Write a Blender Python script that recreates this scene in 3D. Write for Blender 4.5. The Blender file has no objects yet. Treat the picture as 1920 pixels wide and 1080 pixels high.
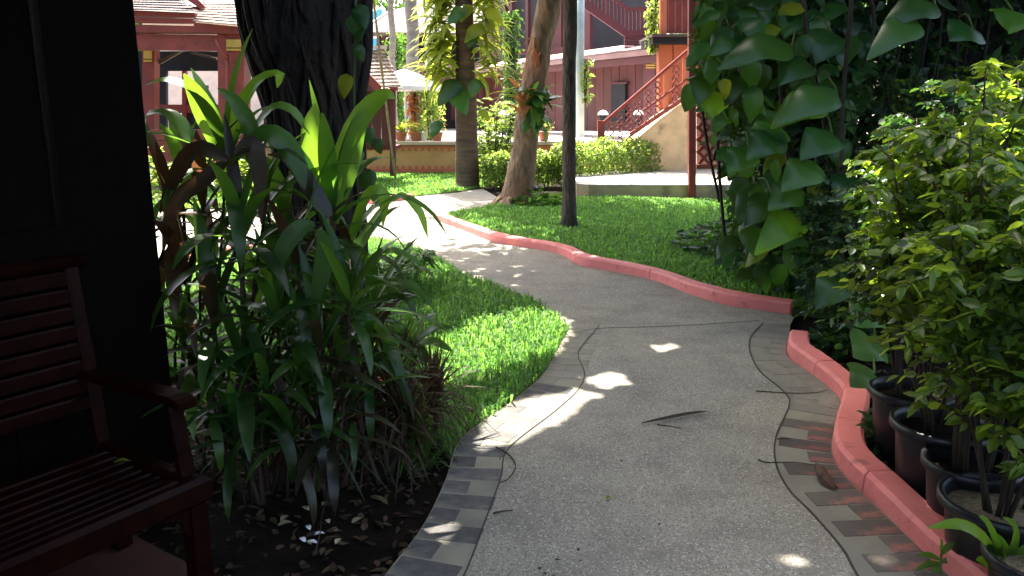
import bpy, math, random
import numpy as np
from mathutils import Vector, Matrix, Quaternion
random.seed(7); rng = np.random.default_rng(7)
sc = bpy.context.scene; COL = sc.collection
R = math.radians
# ------------------------------------------------------------------ camera, sky, sun, exposure
F = 1500.0; CH = 1.5; PITCH = math.atan(340 / 1500); CP, SP = math.cos(PITCH), math.sin(PITCH)
cd = bpy.data.cameras.new('camera'); cam = bpy.data.objects.new('camera', cd); COL.objects.link(cam)
cam.location = (0, 0, CH); cam.rotation_euler = (math.pi / 2 - PITCH, 0, 0)
cd.sensor_width = 36; cd.lens = 36 * F / 1920; cd.clip_start = 0.05; cd.clip_end = 500
sc.camera = cam
SUN = Vector((-0.20, 0.45, 0.87)).normalized()
wd = bpy.data.worlds.new('World'); sc.world = wd; wd.use_nodes = True
nt = wd.node_tree; bg = nt.nodes['Background']
sky = nt.nodes.new('ShaderNodeTexSky'); sky.sky_type = 'NISHITA'; sky.sun_disc = False
sky.sun_elevation = math.asin(SUN.z); sky.sun_rotation = math.atan2(SUN.x, SUN.y) % (2 * math.pi)
sky.air_density = 1.0; sky.dust_density = 6.0; sky.ozone_density = .6
nt.links.new(sky.outputs[0], bg.inputs[0]); bg.inputs[1].default_value = 0.13
sl = bpy.data.lights.new('sun', 'SUN'); sl.energy = 5.0; sl.angle = R(0.55); sl.color = (1, 0.94, 0.84)
so = bpy.data.objects.new('sun', sl); COL.objects.link(so); so.location = SUN * 30
so.rotation_euler = (-SUN).to_track_quat('-Z', 'Y').to_euler()
vs = sc.view_settings; vs.view_transform = 'Standard'; vs.look = 'None'; vs.gamma = 1; vs.exposure = 2.35
vs.use_curve_mapping = False

# ------------------------------------------------------------------ a pixel gives a direction
def ray(px, py):
    a = (px - 960) / F; b = (py - 540) / F
    return Vector((a, CP - b * SP, -SP - b * CP))
def G(px, py, z=0.0):                       # on the level z
    r = ray(px, py); t = (z - CH) / r.z
    return Vector((r.x * t, r.y * t, z))
def D(px, py, Y):                           # at forward distance Y
    r = ray(px, py); t = Y / r.y
    return Vector((r.x * t, Y, CH + r.z * t))
def W(px, py, P0, n):                       # on a vertical wall plane
    r = ray(px, py); C = Vector((0, 0, CH)); t = n.dot(P0 - C) / n.dot(r)
    return C + r * t

# ------------------------------------------------------------------ object helpers
def root_of(o):
    while o.parent: o = o.parent
    return o
def tag(o, label=None, cat=None, group=None, kind=None):
    if label: o['label'] = label
    if cat: o['category'] = cat
    if group: o['group'] = group
    if kind: o['kind'] = kind
    return o
def thing(name, label, cat, loc=(0, 0, 0), group=None):
    o = bpy.data.objects.new(name, None); COL.objects.link(o); o.location = loc
    o.empty_display_size = 0.1
    return tag(o, label, cat, group)
def link(name, me, parent=None):
    o = bpy.data.objects.new(name, me); COL.objects.link(o); o.parent = parent
    return o
def npmesh(name, V, faces, mat, smooth=False):
    """V (N,3); faces: list of lists or (M,k) array"""
    me = bpy.data.meshes.new(name)
    if isinstance(faces, np.ndarray):
        V = np.asarray(V, dtype=np.float32); M, k = faces.shape
        me.vertices.add(len(V)); me.vertices.foreach_set('co', V.ravel())
        me.loops.add(M * k); me.loops.foreach_set('vertex_index', faces.astype(np.int32).ravel())
        me.polygons.add(M); me.polygons.foreach_set('loop_start', np.arange(0, M * k, k, dtype=np.int32))
        me.polygons.foreach_set('loop_total', np.full(M, k, dtype=np.int32))
        me.update(calc_edges=True); me.validate()
    else:
        me.from_pydata([tuple(v) for v in V], [], faces); me.update()
    if mat: me.materials.append(mat)
    if smooth: me.polygons.foreach_set('use_smooth', np.ones(len(me.polygons), dtype=bool))
    return me
def npobj(name, V, faces, mat, parent=None, smooth=False):
    V = np.array([tuple(v) for v in V]) if not isinstance(V, np.ndarray) else V
    if parent is not None: V = V - np.array(root_of(parent).location)
    return link(name, npmesh(name, V, faces, mat, smooth), parent)

class MB:
    def __init__(s): s.v = []; s.f = []
    def add(s, V, Fs):
        o = len(s.v); s.v += [Vector(p) for p in V]; s.f += [[i + o for i in f] for f in Fs]; return s
    def box(s, c, d, rot=None, bev=0.0):
        hx, hy, hz = d[0] / 2, d[1] / 2, d[2] / 2
        c = Vector(c)
        if bev <= 0:
            P = [Vector((x, y, z)) for z in (-hz, hz) for y in (-hy, hy) for x in (-hx, hx)]
            Q = [[0, 2, 3, 1], [4, 5, 7, 6], [0, 1, 5, 4], [2, 6, 7, 3], [0, 4, 6, 2], [1, 3, 7, 5]]
        else:
            b = min(bev, hx * .9, hy * .9, hz * .9); P = []; Q = []
            for sz, zz in ((-1, 0), (-1, 1), (1, 1), (1, 0)):
                z = sz * (hz - b * zz) if zz else sz * hz
                k = 0 if zz else b
                P += [Vector((x, y, z)) for x, y in ((-hx + k, -hy + k), (hx - k, -hy + k), (hx - k, hy - k), (-hx + k, hy - k))]
            for r in range(3):
                for i in range(4):
                    j = (i + 1) % 4; Q.append([r * 4 + i, r * 4 + j, r * 4 + 4 + j, r * 4 + 4 + i])
            Q += [[3, 2, 1, 0], [12, 13, 14, 15]]
        if rot is not None: P = [rot @ p for p in P]
        return s.add([p + c for p in P], Q)
    def bar(s, a, b, w, h, up=Vector((0, 0, 1)), bev=0.0):
        a = Vector(a); b = Vector(b); y = (b - a); L = y.length; y.normalize()
        x = y.cross(up)
        if x.length < 1e-4: x = y.cross(Vector((0, 1, 0)))
        x.normalize(); z = x.cross(y)
        m = Matrix((x, y, z)).transposed()
        return s.box((a + b) / 2, (w, L, h), m, bev)
    def prism(s, poly, off):
        n = len(poly); poly = [Vector(p) for p in poly]; off = Vector(off)
        Fs = [list(range(n)), list(range(2 * n - 1, n - 1, -1))]
        Fs += [[i, i + n, (i + 1) % n + n, (i + 1) % n] for i in range(n)]
        return s.add(poly + [p + off for p in poly], Fs)
    def tube(s, pts, rad, n=8, cap=True, wob=0.0, seed=0, ridge=0, flat=None):
        pts = [Vector(p) for p in pts]; m = len(pts)
        if not hasattr(rad, '__len__'): rad = [rad] * m
        rr = random.Random(seed); V = []; Fs = []
        ph = [rr.uniform(0, 6.28) for _ in range(8)]
        ref = Vector((0.13, 0.99, 0.05))
        for i, p in enumerate(pts):
            t = (pts[min(i + 1, m - 1)] - pts[max(i - 1, 0)]).normalized()
            x = t.cross(ref)
            if x.length < .05: x = t.cross(Vector((1, 0, 0)))
            x.normalize(); y = x.cross(t)
            for j in range(n):
                a = 2 * math.pi * j / n; k = 1
                if wob:
                    k += wob * (math.sin(2 * a + ph[0] + i * .35) * .5 + math.sin(3 * a + ph[1] - i * .22) * .5
                                + math.sin(i * .9 + ph[2]) * .35 + rr.uniform(-.45, .45))
                if ridge: k += ridge * math.sin(9 * a + ph[3] + math.sin(i * .3 + ph[4]) * 1.2)
                V.append(p + (x * math.cos(a) + y * math.sin(a)) * rad[i] * k)
        for i in range(m - 1):
            for j in range(n):
                k = (j + 1) % n; Fs.append([i * n + j, i * n + k, i * n + n + k, i * n + n + j])
        if cap: Fs += [list(range(n - 1, -1, -1)), list(range((m - 1) * n, m * n))]
        return s.add(V, Fs)
    def lathe(s, c, prof, n=24):
        c = Vector(c); V = []; Fs = []
        for r, z in prof:
            for j in range(n):
                a = 2 * math.pi * j / n; V.append(c + Vector((r * math.cos(a), r * math.sin(a), z)))
        for i in range(len(prof) - 1):
            for j in range(n):
                k = (j + 1) % n; Fs.append([i * n + j, i * n + k, i * n + n + k, i * n + n + j])
        return s.add(V, Fs)
    def leaf(s, pts, w, up=Vector((0, 0, 1)), fold=0.25, prof=None, rows=9, wave=0.0, curl=0.0):
        P = spline(pts, rows); m = len(P); V = []; Fs = []; ph = random.uniform(0, 6)
        for i, p in enumerate(P):
            t = (P[min(i + 1, m - 1)] - P[max(i - 1, 0)]).normalized()
            x = t.cross(up)
            if x.length < .02: x = t.cross(Vector((.3, 1, 0)))
            x.normalize(); nn = x.cross(t); u = i / (m - 1)
            h = (prof or LANCE)(u) * w / 2
            wv = wave * w * math.sin(u * 11 + ph)
            if curl:
                V += [p + x * h * q + nn * (h * (fold * abs(q) - curl * q * q) + wv * q) for q in (-1, -.55, 0, .55, 1)]
                continue
            V += [p - x * h + nn * (h * fold + wv), p, p + x * h + nn * (h * fold - wv)]
        c = 5 if curl else 3
        for i in range(m - 1):
            for q in range(c - 1): a = c * i + q; Fs.append([a, a + 1, a + c + 1, a + c])
        return s.add(V, Fs)
    def build(s, name, mat, parent=None, smooth=False):
        return npobj(name, np.array([tuple(v) for v in s.v]), s.f, mat, parent, smooth)
LANCE = lambda u: max(.03, min(1, math.sin(math.pi * min(1, u * .94 + .05)) ** .75 * (1.05 - .1 * u)))
STRAP = lambda u: max(.05, min(1, 1.15 * (1 - u) ** .6))
HEART = lambda u: max(.03, math.sqrt(max(0, 1 - ((.27 - u) / .27) ** 2)) * .97 + .02 if u < .27 else (1 - ((u - .27) / .73) ** 1.7) ** .9)
def spline(pts, n):
    P = [Vector(p) for p in pts]
    if len(P) == 2: return [P[0].lerp(P[1], i / (n - 1)) for i in range(n)]
    Q = [P[0] * 2 - P[1]] + P + [P[-1] * 2 - P[-2]]; out = []; m = len(P) - 1
    for i in range(n):
        t = i / (n - 1) * m; k = min(int(t), m - 1); t -= k
        a, b, c, d = Q[k:k + 4]
        out.append(.5 * ((2 * b) + (c - a) * t + (2 * a - 5 * b + 4 * c - d) * t * t + (3 * b - a - 3 * c + d) * t ** 3))
    return out
def resample(P, n):
    L = [0]
    for a, b in zip(P, P[1:]): L.append(L[-1] + (b - a).length)
    out = []; k = 0
    for i in range(n):
        s = L[-1] * i / (n - 1)
        while k < len(P) - 2 and L[k + 1] < s: k += 1
        out.append(P[k].lerp(P[k + 1], (s - L[k]) / max(1e-9, L[k + 1] - L[k])))
    return out
def curve(px, n, z=0.0): return resample(spline([G(a, b, z) for a, b in px], n * 4), n)
def inpoly(X, Y, poly):
    ins = np.zeros(len(X), bool); n = len(poly)
    for i in range(n):
        x1, y1 = poly[i][0], poly[i][1]; x2, y2 = poly[(i + 1) % n][0], poly[(i + 1) % n][1]
        c = ((y1 > Y) != (y2 > Y)) & (X < (x2 - x1) * (Y - y1) / (y2 - y1 + 1e-12) + x1); ins ^= c
    return ins
def norm(a): return a / np.maximum(np.linalg.norm(a, axis=1, keepdims=True), 1e-9)

# ------------------------------------------------------------------ materials
def mat(name, c1, c2=None, rough=.7, scale=6, bump=0, bscale=30, spec=.4, transl=0, tcol=None, rnd=0, island=0,
        stretch=(1, 1, 1), c3=None, s3=1.2, t3=.55, detail=6):
    m = bpy.data.materials.new(name); m.use_nodes = True; n = m.node_tree.nodes; l = m.node_tree.links
    b = n['Principled BSDF']; b.inputs['Roughness'].default_value = rough; b.inputs['Specular IOR Level'].default_value = spec
    c2 = c2 or tuple(x * .6 for x in c1)
    tc = n.new('ShaderNodeTexCoord'); mp = n.new('ShaderNodeMapping'); mp.inputs['Scale'].default_value = stretch
    l.new(tc.outputs['Object'], mp.inputs[0])
    nz = n.new('ShaderNodeTexNoise'); nz.inputs['Scale'].default_value = scale; nz.inputs['Detail'].default_value = detail
    l.new(mp.outputs[0], nz.inputs[0])
    cr = n.new('ShaderNodeValToRGB'); cr.color_ramp.elements[0].position = .33; cr.color_ramp.elements[1].position = .67
    cr.color_ramp.elements[0].color = (*c1, 1); cr.color_ramp.elements[1].color = (*c2, 1)
    l.new(nz.outputs[0], cr.inputs[0]); out = cr.outputs[0]
    if c3:
        n3 = n.new('ShaderNodeTexNoise'); n3.inputs['Scale'].default_value = s3; n3.inputs['Detail'].default_value = 5
        l.new(mp.outputs[0], n3.inputs[0]); r3 = n.new('ShaderNodeValToRGB')
        r3.color_ramp.elements[0].position = t3 - .07; r3.color_ramp.elements[1].position = t3 + .07
        l.new(n3.outputs[0], r3.inputs[0]); mx = n.new('ShaderNodeMix'); mx.data_type = 'RGBA'
        l.new(r3.outputs[0], mx.inputs[0]); l.new(out, mx.inputs[6]); mx.inputs[7].default_value = (*c3, 1); out = mx.outputs[2]
    if rnd or island:
        hs = n.new('ShaderNodeHueSaturation'); l.new(out, hs.inputs['Color'])
        if island: src = n.new('ShaderNodeNewGeometry').outputs['Random Per Island']
        else: src = n.new('ShaderNodeObjectInfo').outputs['Random']
        k = rnd or island
        mr = n.new('ShaderNodeMapRange'); mr.inputs[3].default_value = 1 - k; mr.inputs[4].default_value = 1 + k
        l.new(src, mr.inputs[0]); l.new(mr.outputs[0], hs.inputs['Value'])
        ml = n.new('ShaderNodeMath'); ml.operation = 'MULTIPLY'; ml.inputs[1].default_value = 7.31; l.new(src, ml.inputs[0])
        fr = n.new('ShaderNodeMath'); fr.operation = 'FRACT'; l.new(ml.outputs[0], fr.inputs[0])
        m2 = n.new('ShaderNodeMapRange'); m2.inputs[3].default_value = .5 - .05 * k; m2.inputs[4].default_value = .5 + .04 * k
        l.new(fr.outputs[0], m2.inputs[0]); l.new(m2.outputs[0], hs.inputs['Hue']); out = hs.outputs[0]
    l.new(out, b.inputs['Base Color'])
    if bump:
        nb = n.new('ShaderNodeTexNoise'); nb.inputs['Scale'].default_value = bscale; nb.inputs['Detail'].default_value = 6
        l.new(mp.outputs[0], nb.inputs[0]); bp = n.new('ShaderNodeBump'); bp.inputs['Strength'].default_value = bump
        bp.inputs['Distance'].default_value = .07 if bump > .85 else .02; l.new(nb.outputs[0], bp.inputs['Height']); l.new(bp.outputs[0], b.inputs['Normal'])
    if transl:
        tr = n.new('ShaderNodeBsdfTranslucent'); ms = n.new('ShaderNodeMixShader'); ms.inputs[0].default_value = transl
        tm = n.new('ShaderNodeMix'); tm.data_type = 'RGBA'; tm.blend_type = 'MULTIPLY'; tm.inputs[0].default_value = 0
        tcol = tcol or tuple(min(1, x * 3) for x in c1)
        if rnd or island:
            h2 = n.new('ShaderNodeHueSaturation'); h2.inputs['Color'].default_value = (*tcol, 1)
            l.new(mr.outputs[0], h2.inputs['Value']); l.new(h2.outputs[0], tr.inputs[0])
        else: tr.inputs[0].default_value = (*tcol, 1)
        n.remove(tm)
        l.new(b.outputs[0], ms.inputs[1]); l.new(tr.outputs[0], ms.inputs[2]); l.new(ms.outputs[0], n['Material Output'].inputs[0])
    return m

def path_mat(name, base, dark, speck, stain, bumps=.5, speckle=1.0):
    m = bpy.data.materials.new(name); m.use_nodes = True; n = m.node_tree.nodes; l = m.node_tree.links
    b = n['Principled BSDF']; b.inputs['Roughness'].default_value = .82; b.inputs['Specular IOR Level'].default_value = .3
    tc = n.new('ShaderNodeTexCoord')
    def noise(s, d=6):
        k = n.new('ShaderNodeTexNoise'); k.inputs['Scale'].default_value = s; k.inputs['Detail'].default_value = d
        l.new(tc.outputs['Object'], k.inputs[0]); return k.outputs[0]
    def ramp(src, a, c):
        k = n.new('ShaderNodeValToRGB'); k.color_ramp.elements[0].position = a; k.color_ramp.elements[1].position = c
        l.new(src, k.inputs[0]); return k.outputs[0]
    def mix(f, a, c):
        k = n.new('ShaderNodeMix'); k.data_type = 'RGBA'; l.new(f, k.inputs[0])
        for i, x in ((6, a), (7, c)):
            if isinstance(x, tuple): k.inputs[i].default_value = (*x, 1)
            else: l.new(x, k.inputs[i])
        return k.outputs[2]
    c = mix(ramp(noise(1.3), .35, .65), base, stain)
    c = mix(ramp(noise(3.5, 8), .45, .7), c, dark)
    vo = n.new('ShaderNodeTexVoronoi'); vo.inputs['Scale'].default_value = 190; l.new(tc.outputs['Object'], vo.inputs[0])
    g = ramp(vo.outputs['Distance'], .05, .5)
    if speckle:
        hs = n.new('ShaderNodeSeparateColor'); l.new(vo.outputs['Color'], hs.inputs[0])
        c = mix(ramp(hs.outputs[0], .84, .95), c, speck)
        c = mix(ramp(hs.outputs[1], .72, .84), c, tuple(x * .55 for x in base))
    l.new(c, b.inputs['Base Color'])
    bp = n.new('ShaderNodeBump'); bp.inputs['Strength'].default_value = bumps; bp.inputs['Distance'].default_value = .004
    if speckle: l.new(g, bp.inputs['Height'])
    else: l.new(noise(60), bp.inputs['Height'])
    l.new(bp.outputs[0], b.inputs['Normal']); return m

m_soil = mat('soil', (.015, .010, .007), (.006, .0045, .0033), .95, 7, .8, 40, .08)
m_turf = mat('turf_soil', (.07, .11, .025), (.05, .06, .02), .95, 9, .6, 40)
m_aggr = path_mat('aggregate_concrete', (.35, .315, .245), (.22, .198, .168), (.52, .485, .41), (.285, .265, .225))
m_band = path_mat('smooth_band', (.32, .295, .21), (.17, .155, .13), (.5, .5, .4), (.21, .20, .165), .25, 0)
m_far = path_mat('far_concrete', (.36, .32, .25), (.22, .195, .165), (.58, .54, .46), (.28, .258, .22))
m_groove = mat('groove_dirt', (.06, .055, .045), rough=.9)
m_brickg = mat('brick_grey', (.085, .084, .084), (.14, .128, .115), .85, 22, .5, 60, c3=(.25, .225, .165), s3=4, t3=.60, rnd=.2)
m_brickf = mat('brick_faded', (.22, .20, .165), (.27, .24, .185), .85, 22, .4, 60, c3=(.30, .19, .14), s3=5, t3=.66, rnd=.12)
m_brickr = mat('brick_red', (.42, .15, .11), (.30, .11, .09), .85, 18, .5, 60, c3=(.12, .10, .085), s3=7, t3=.41, rnd=.25)
m_kerb = mat('kerb_paint', (.84, .25, .22), (.77, .21, .19), .62, 5, .35, 25, c3=(.42, .12, .11), s3=9, t3=.70)
m_slab = mat('slab_concrete', (.42, .38, .33), (.34, .30, .26), .8, 3, .2, 40)
m_plinth = mat('plinth_stained', (.56, .42, .25), (.42, .32, .19), .85, 4, .3, 20, c3=(.24, .19, .11), s3=2.5, t3=.62)
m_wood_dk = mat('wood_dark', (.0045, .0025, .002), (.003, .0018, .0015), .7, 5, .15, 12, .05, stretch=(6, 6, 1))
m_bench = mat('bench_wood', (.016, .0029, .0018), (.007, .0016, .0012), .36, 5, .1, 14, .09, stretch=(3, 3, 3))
m_red = mat('red_paint', (.26, .045, .032), (.20, .035, .028), .5, 3, .1, 20, c3=(.14, .03, .025), s3=6, t3=.64)
m_redfar = mat('maroon_paint', (.12, .030, .032), (.09, .024, .027), .6, 2, .1, 15, rnd=.15)
m_orange = mat('orange_wall', (.58, .17, .085), (.52, .15, .075), .7, 2, .1, 15)
m_navy = mat('navy_shade', (.022, .024, .034), (.014, .015, .022), .8, 2)  # navy stands in for shade of recesses and openings; lamp posts share it
m_gold = mat('gold_band', (.62, .42, .09), (.5, .32, .06), .4, 6)
m_fascia = mat('pink_fascia', (.32, .19, .19), (.25, .15, .155), .6, 2)
m_roofg = mat('grey_roof', (.10, .075, .072), (.075, .057, .055), .8, 3, .3, 12)
m_shing = mat('shingle', (.33, .25, .19), (.20, .145, .12), .85, 14, .4, 50, island=.35)
m_shingd = mat('shingle_dark', (.12, .085, .085), (.075, .055, .055), .85, 14, .4, 50, island=.35)
m_tan = mat('tan_wall', (.66, .39, .20), (.55, .33, .18), .85, 2.5, .2, 20, c3=(.40, .26, .15), s3=1.6, t3=.6)
m_trim = mat('red_trim', (.62, .20, .14), (.52, .16, .12), .8, 9)
m_cope = mat('pale_coping', (.66, .54, .46), (.55, .44, .38), .7, 4)
m_terr = mat('terrace_paving', (.5, .46, .42), (.42, .38, .35), .8, 2)
m_white = mat('white_fabric', (.82, .82, .80), (.76, .76, .75), .8, 3)
m_blue = mat('blue_panel', (.06, .30, .55), (.09, .40, .62), .5, 1)
m_pale = mat('pale_green_post', (.42, .52, .50), (.32, .41, .39), .6, 5, .1, 20)
m_bark = mat('bark_dark', (.05, .037, .032), (.016, .013, .013), .9, 7, 1.0, 22, stretch=(1, 1, .3))
m_barkt = mat('bark_tan', (.34, .23, .15), (.13, .085, .058), .9, 9, .9, 16, stretch=(1, 1, .45), c3=(.32, .16, .09), s3=2.6, t3=.56)
m_barkp = mat('bark_palm', (.15, .10, .068), (.07, .048, .035), .9, 6, .8, 16, stretch=(.5, .5, 3))
m_barkg = mat('bark_grey', (.27, .24, .21), (.18, .16, .145), .9, 5, .6, 14, stretch=(.6, .6, 3))
m_barks = mat('bark_slim', (.14, .11, .09), (.06, .047, .04), .9, 9, .9, 26, stretch=(1, 1, .4))
m_stem = mat('stem_brown', (.045, .033, .02), (.025, .019, .012), .8, 10)
m_stemr = mat('stem_red', (.06, .024, .018), (.035, .022, .014), .7, 10)
m_stemg = mat('stem_green', (.10, .14, .03), (.07, .1, .025), .7, 10)
m_cord = mat('leaf_cordyline', (.028, .082, .018), (.02, .06, .018), .34, 7, 0, 1, .55, .42, (.20, .42, .035), rnd=.4)
m_cordb = mat('leaf_cordyline_backlit', (.055, .15, .022), (.045, .12, .02), .36, 7, 0, 1, .55, .55, (.34, .62, .04), rnd=.2)  # backlit copy of the leaf, glow put in its colour; strap plant shares it
m_cordr = mat('leaf_cordyline_red', (.04, .02, .015), (.02, .035, .013), .36, 5, 0, 1, .5, .28, (.17, .07, .03), rnd=.4)
m_drac = mat('leaf_dracaena', (.055, .02, .014), (.022, .035, .012), .45, 9, 0, 1, .35, .28, (.20, .10, .04), island=.45)
m_poth = mat('leaf_pothos', (.02, .072, .02), (.026, .09, .02), .36, 5, 0, 1, .5, .3, (.14, .33, .025), rnd=.45)
m_pothy = mat('leaf_pothos_yellow', (.16, .21, .02), (.12, .19, .02), .4, 5, 0, 1, .4, .5, (.5, .56, .03), rnd=.2)
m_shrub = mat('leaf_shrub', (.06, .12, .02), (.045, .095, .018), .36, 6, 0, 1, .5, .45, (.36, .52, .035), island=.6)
m_shrubd = mat('leaf_shrub_shaded', (.022, .062, .022), (.02, .05, .02), .42, 6, 0, 1, .45, .3, (.12, .28, .03), island=.5)  # shaded copy of the shrub leaf, shade kept in its colour; fillers share it
m_crown = mat('leaf_crown', (.03, .075, .018), (.022, .055, .014), .45, 4, 0, 1, .4, .3, (.14, .30, .025), island=.4)
m_hedge = mat('leaf_hedge', (.12, .19, .05), (.08, .14, .04), .45, 6, 0, 1, .5, .45, (.42, .58, .09), island=.5)
m_fern = mat('frond_yellow', (.19, .25, .03), (.13, .20, .03), .5, 6, 0, 1, .4, .5, (.6, .68, .06), rnd=.35)
m_ferng = mat('frond_green', (.05, .13, .025), (.04, .10, .02), .45, 6, 0, 1, .4, .45, (.2, .42, .04), island=.4)
m_dead = mat('dead_frond', (.30, .12, .05), (.20, .085, .04), .8, 8, 0, 1, .2, .3, (.5, .2, .07), rnd=.3)
m_grass = mat('grass_blade', (.105, .235, .05), (.085, .20, .043), .5, 3, 0, 1, .35, .42, (.28, .58, .08), island=.45)
m_pot = mat('pot_plastic', (.014, .014, .016), (.010, .010, .012), .38, 6, .05, 30, .45, c3=(.05, .045, .04), s3=5, t3=.68)
m_terra = mat('terracotta', (.42, .17, .10), (.34, .13, .08), .8, 6)
m_litter = mat('dry_leaf', (.09, .058, .03), (.045, .028, .015), .8, 8, 0, 1, .3, .2, (.12, .08, .03), island=.6)
m_litp = mat('pale_leaf', (.42, .38, .2), (.36, .36, .22), .7, 8, 0, 1, .3, .2, (.5, .5, .2), rnd=.4)
m_twig = mat('twig', (.05, .042, .028), (.03, .028, .02), .8, 20)
m_pink = mat('pink_flower', (.75, .16, .2), (.7, .3, .3), .6, 9, island=.3)
m_chip = mat('bark_chips', (.36, .26, .15), (.20, .14, .08), .9, 60, .8, 70)
# ------------------------------------------------------------------ ground, path, kerbs, lawns
def sheet(name, poly, z, m, skirt=0.05, parent=None):
    mb = MB(); mb.prism([Vector((p[0], p[1], z)) for p in poly], (0, 0, -skirt))
    o = mb.build(name, m, parent)
    if parent is None: o['kind'] = 'structure'
    return o
NS = 60
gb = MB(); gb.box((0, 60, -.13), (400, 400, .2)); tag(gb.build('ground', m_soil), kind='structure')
L_near = [(600, 1250), (720, 1080), (790, 990), (835, 900), (858, 830), (900, 793), (960, 752), (1015, 705), (1040, 665), (1068, 615)]
L_far = [(1068, 615), (1035, 590), (985, 562), (925, 535), (860, 512), (822, 487), (770, 462), (690, 445)]
R_near = [(1960, 1250), (1767, 1068), (1738, 1039), (1653, 958), (1596, 905), (1563, 860), (1563, 803), (1577, 758), (1567, 736), (1522, 701), (1477, 668), (1479, 640), (1482, 608)]
R_far = [(1482, 608), (1480, 588), (1370, 573), (1290, 550), (1230, 525), (1150, 508), (1085, 497), (1050, 475), (985, 463), (930, 455), (870, 432), (815, 412)]
GL = [(780, 1250), (870, 1080), (905, 990), (938, 900), (955, 840), (1040, 772), (1085, 730), (1096, 700), (1084, 668), (1092, 648), (1125, 610)]
GR = [(1720, 1250), (1608, 1080), (1580, 1030), (1520, 960), (1480, 920), (1455, 870), (1455, 820), (1480, 760), (1470, 735), (1420, 690), (1405, 640), (1430, 606)]
cLn, cLf, cRn, cRf, cGL, cGR = [curve(c, NS) for c in (L_near, L_far, R_near, R_far, GL, GR)]
def strip(A, B, cols=6, z=0.0, skirt=.06):
    V = []; Fs = []; n = len(A)
    for a, b in zip(A, B):
        for k in range(cols + 1):
            p = a.lerp(b, k / cols); V.append(Vector((p.x, p.y, z)))
    for i in range(n - 1):
        for k in range(cols):
            o = i * (cols + 1) + k; Fs.append([o, o + 1, o + cols + 2, o + cols + 1])
    o = len(V)                                          # the left edge of the slab shows its thickness
    for a in A: V.append(Vector((a.x, a.y, z - skirt)))
    for i in range(n - 1): Fs.append([o + i, i * (cols + 1), (i + 1) * (cols + 1), o + i + 1])
    mb = MB(); mb.v = V; mb.f = Fs; return mb
path = strip(cGL, cGR, 10).build('path', m_aggr); tag(path, kind='structure')
strip(cLn, cGL, 5).build('border_band', m_band, path)
strip(cGR, cRn, 5).build('border_band', m_band, path)
strip(cLf, cRf, 10, -.003).build('far_paving', m_far, path)
def ribbon(C, w, z):
    A = []; B = []
    for i, p in enumerate(C):
        t = (C[min(i + 1, len(C) - 1)] - C[max(i - 1, 0)]).normalized(); x = Vector((t.y, -t.x, 0)) * w / 2
        A.append(p - x); B.append(p + x)
    return strip(A, B, 1, z, .003)
ribbon(cGL, .006, .004).build('groove', m_groove, path); ribbon(cGR, .008, .004).build('groove', m_groove, path)
ribbon(curve([(1085, 623), (1130, 616), (1260, 612), (1425, 602)], 20), .006, .0045).build('joint', m_groove, path)
# toothed brick edging: whole and half bricks in turn
def bricks(C, side, m, i0=0, pitch=.115, dz=.002, f0=.5):
    tot = sum((b - a).length for a, b in zip(C, C[1:])); n = int(tot / pitch); P = resample(C, n + 1)
    ms = {}; mf = {}
    for k, Lb in ((0, .225), (1, .105)):
        b = MB(); b.box((Lb / 2, 0, -.02), (Lb, pitch - .005, .05), None, .003); ms[k] = npmesh('brick', np.array([tuple(v) for v in b.v]), b.f, m); mf[k] = npmesh('brick', np.array([tuple(v) for v in b.v]), b.f, m_brickf)
    for i in range(i0, n):
        t = (P[i + 1] - P[i]).normalized(); x = Vector((t.y, -t.x, 0)) * side
        o = link('brick', ms[i % 2] if i / n < f0 + random.uniform(-.08, .08) else mf[i % 2], path)
        c = (P[i] + P[i + 1]) / 2 + x * .004
        o.location = (c.x, c.y, -.005 + dz + random.uniform(-.0008, .0008)); o.rotation_euler = (0, 0, math.atan2(x.y, x.x) + random.uniform(-.02, .02))
bricks(cLn, 1, m_brickg, f0=.62); bricks(cRn[:int(NS * .93)], -1, m_brickr, dz=.003, f0=.52)

def kerb(px, name, w=.135, h=.085, cuts=(0, 1), n=40, side=1, zb=-.03):
    C = curve(px, n)
    for _ in range(5): C = [C[0]] + [(C[i - 1] + C[i] * 2 + C[i + 1]) / 4 for i in range(1, n - 1)] + [C[-1]]
    C = resample(C, n)
    root = bpy.data.objects.new(name, None); COL.objects.link(root); root.location = C[0]; root['kind'] = 'structure'
    prof = [(0, zb), (.006, h - .018), (.02, h), (w - .02, h), (w - .004, h - .018), (w, zb)]
    for c0, c1 in zip(cuts, cuts[1:]):
        i0, i1 = int(c0 * (n - 1)), int(c1 * (n - 1)); mb = MB(); V = []; Fs = []; q = len(prof)
        for i in range(i0, i1 + 1):
            t = (C[min(i + 1, n - 1)] - C[max(i - 1, 0)]).normalized(); x = Vector((t.y, -t.x, 0)) * side
            sh = t * (.004 if i == i0 and i0 > 0 else -.004 if i == i1 and i1 < n - 1 else 0)
            j = .004 * math.sin(i * .35) + random.uniform(-.001, .001)
            for a, z in prof: V.append(C[i] + sh + x * (a + j) + Vector((0, 0, z + (j if z > 0 else 0))))
        m = i1 - i0 + 1
        for i in range(m - 1):
            for k in range(q - 1): Fs.append([i * q + k, i * q + k + 1, (i + 1) * q + k + 1, (i + 1) * q + k])
        Fs += [list(range(q)), list(range(m * q - 1, (m - 1) * q - 1, -1))]
        mb.v = V; mb.f = Fs; mb.build('kerb_segment', m_kerb, root)
    return C
K_far = kerb([(1480, 588), (1370, 573), (1290, 550), (1230, 525), (1150, 508), (1085, 497), (1050, 475), (985, 463), (930, 455), (870, 432), (815, 412)], 'path_kerb', cuts=(0, .27, .52, .78, 1), n=60)
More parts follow.
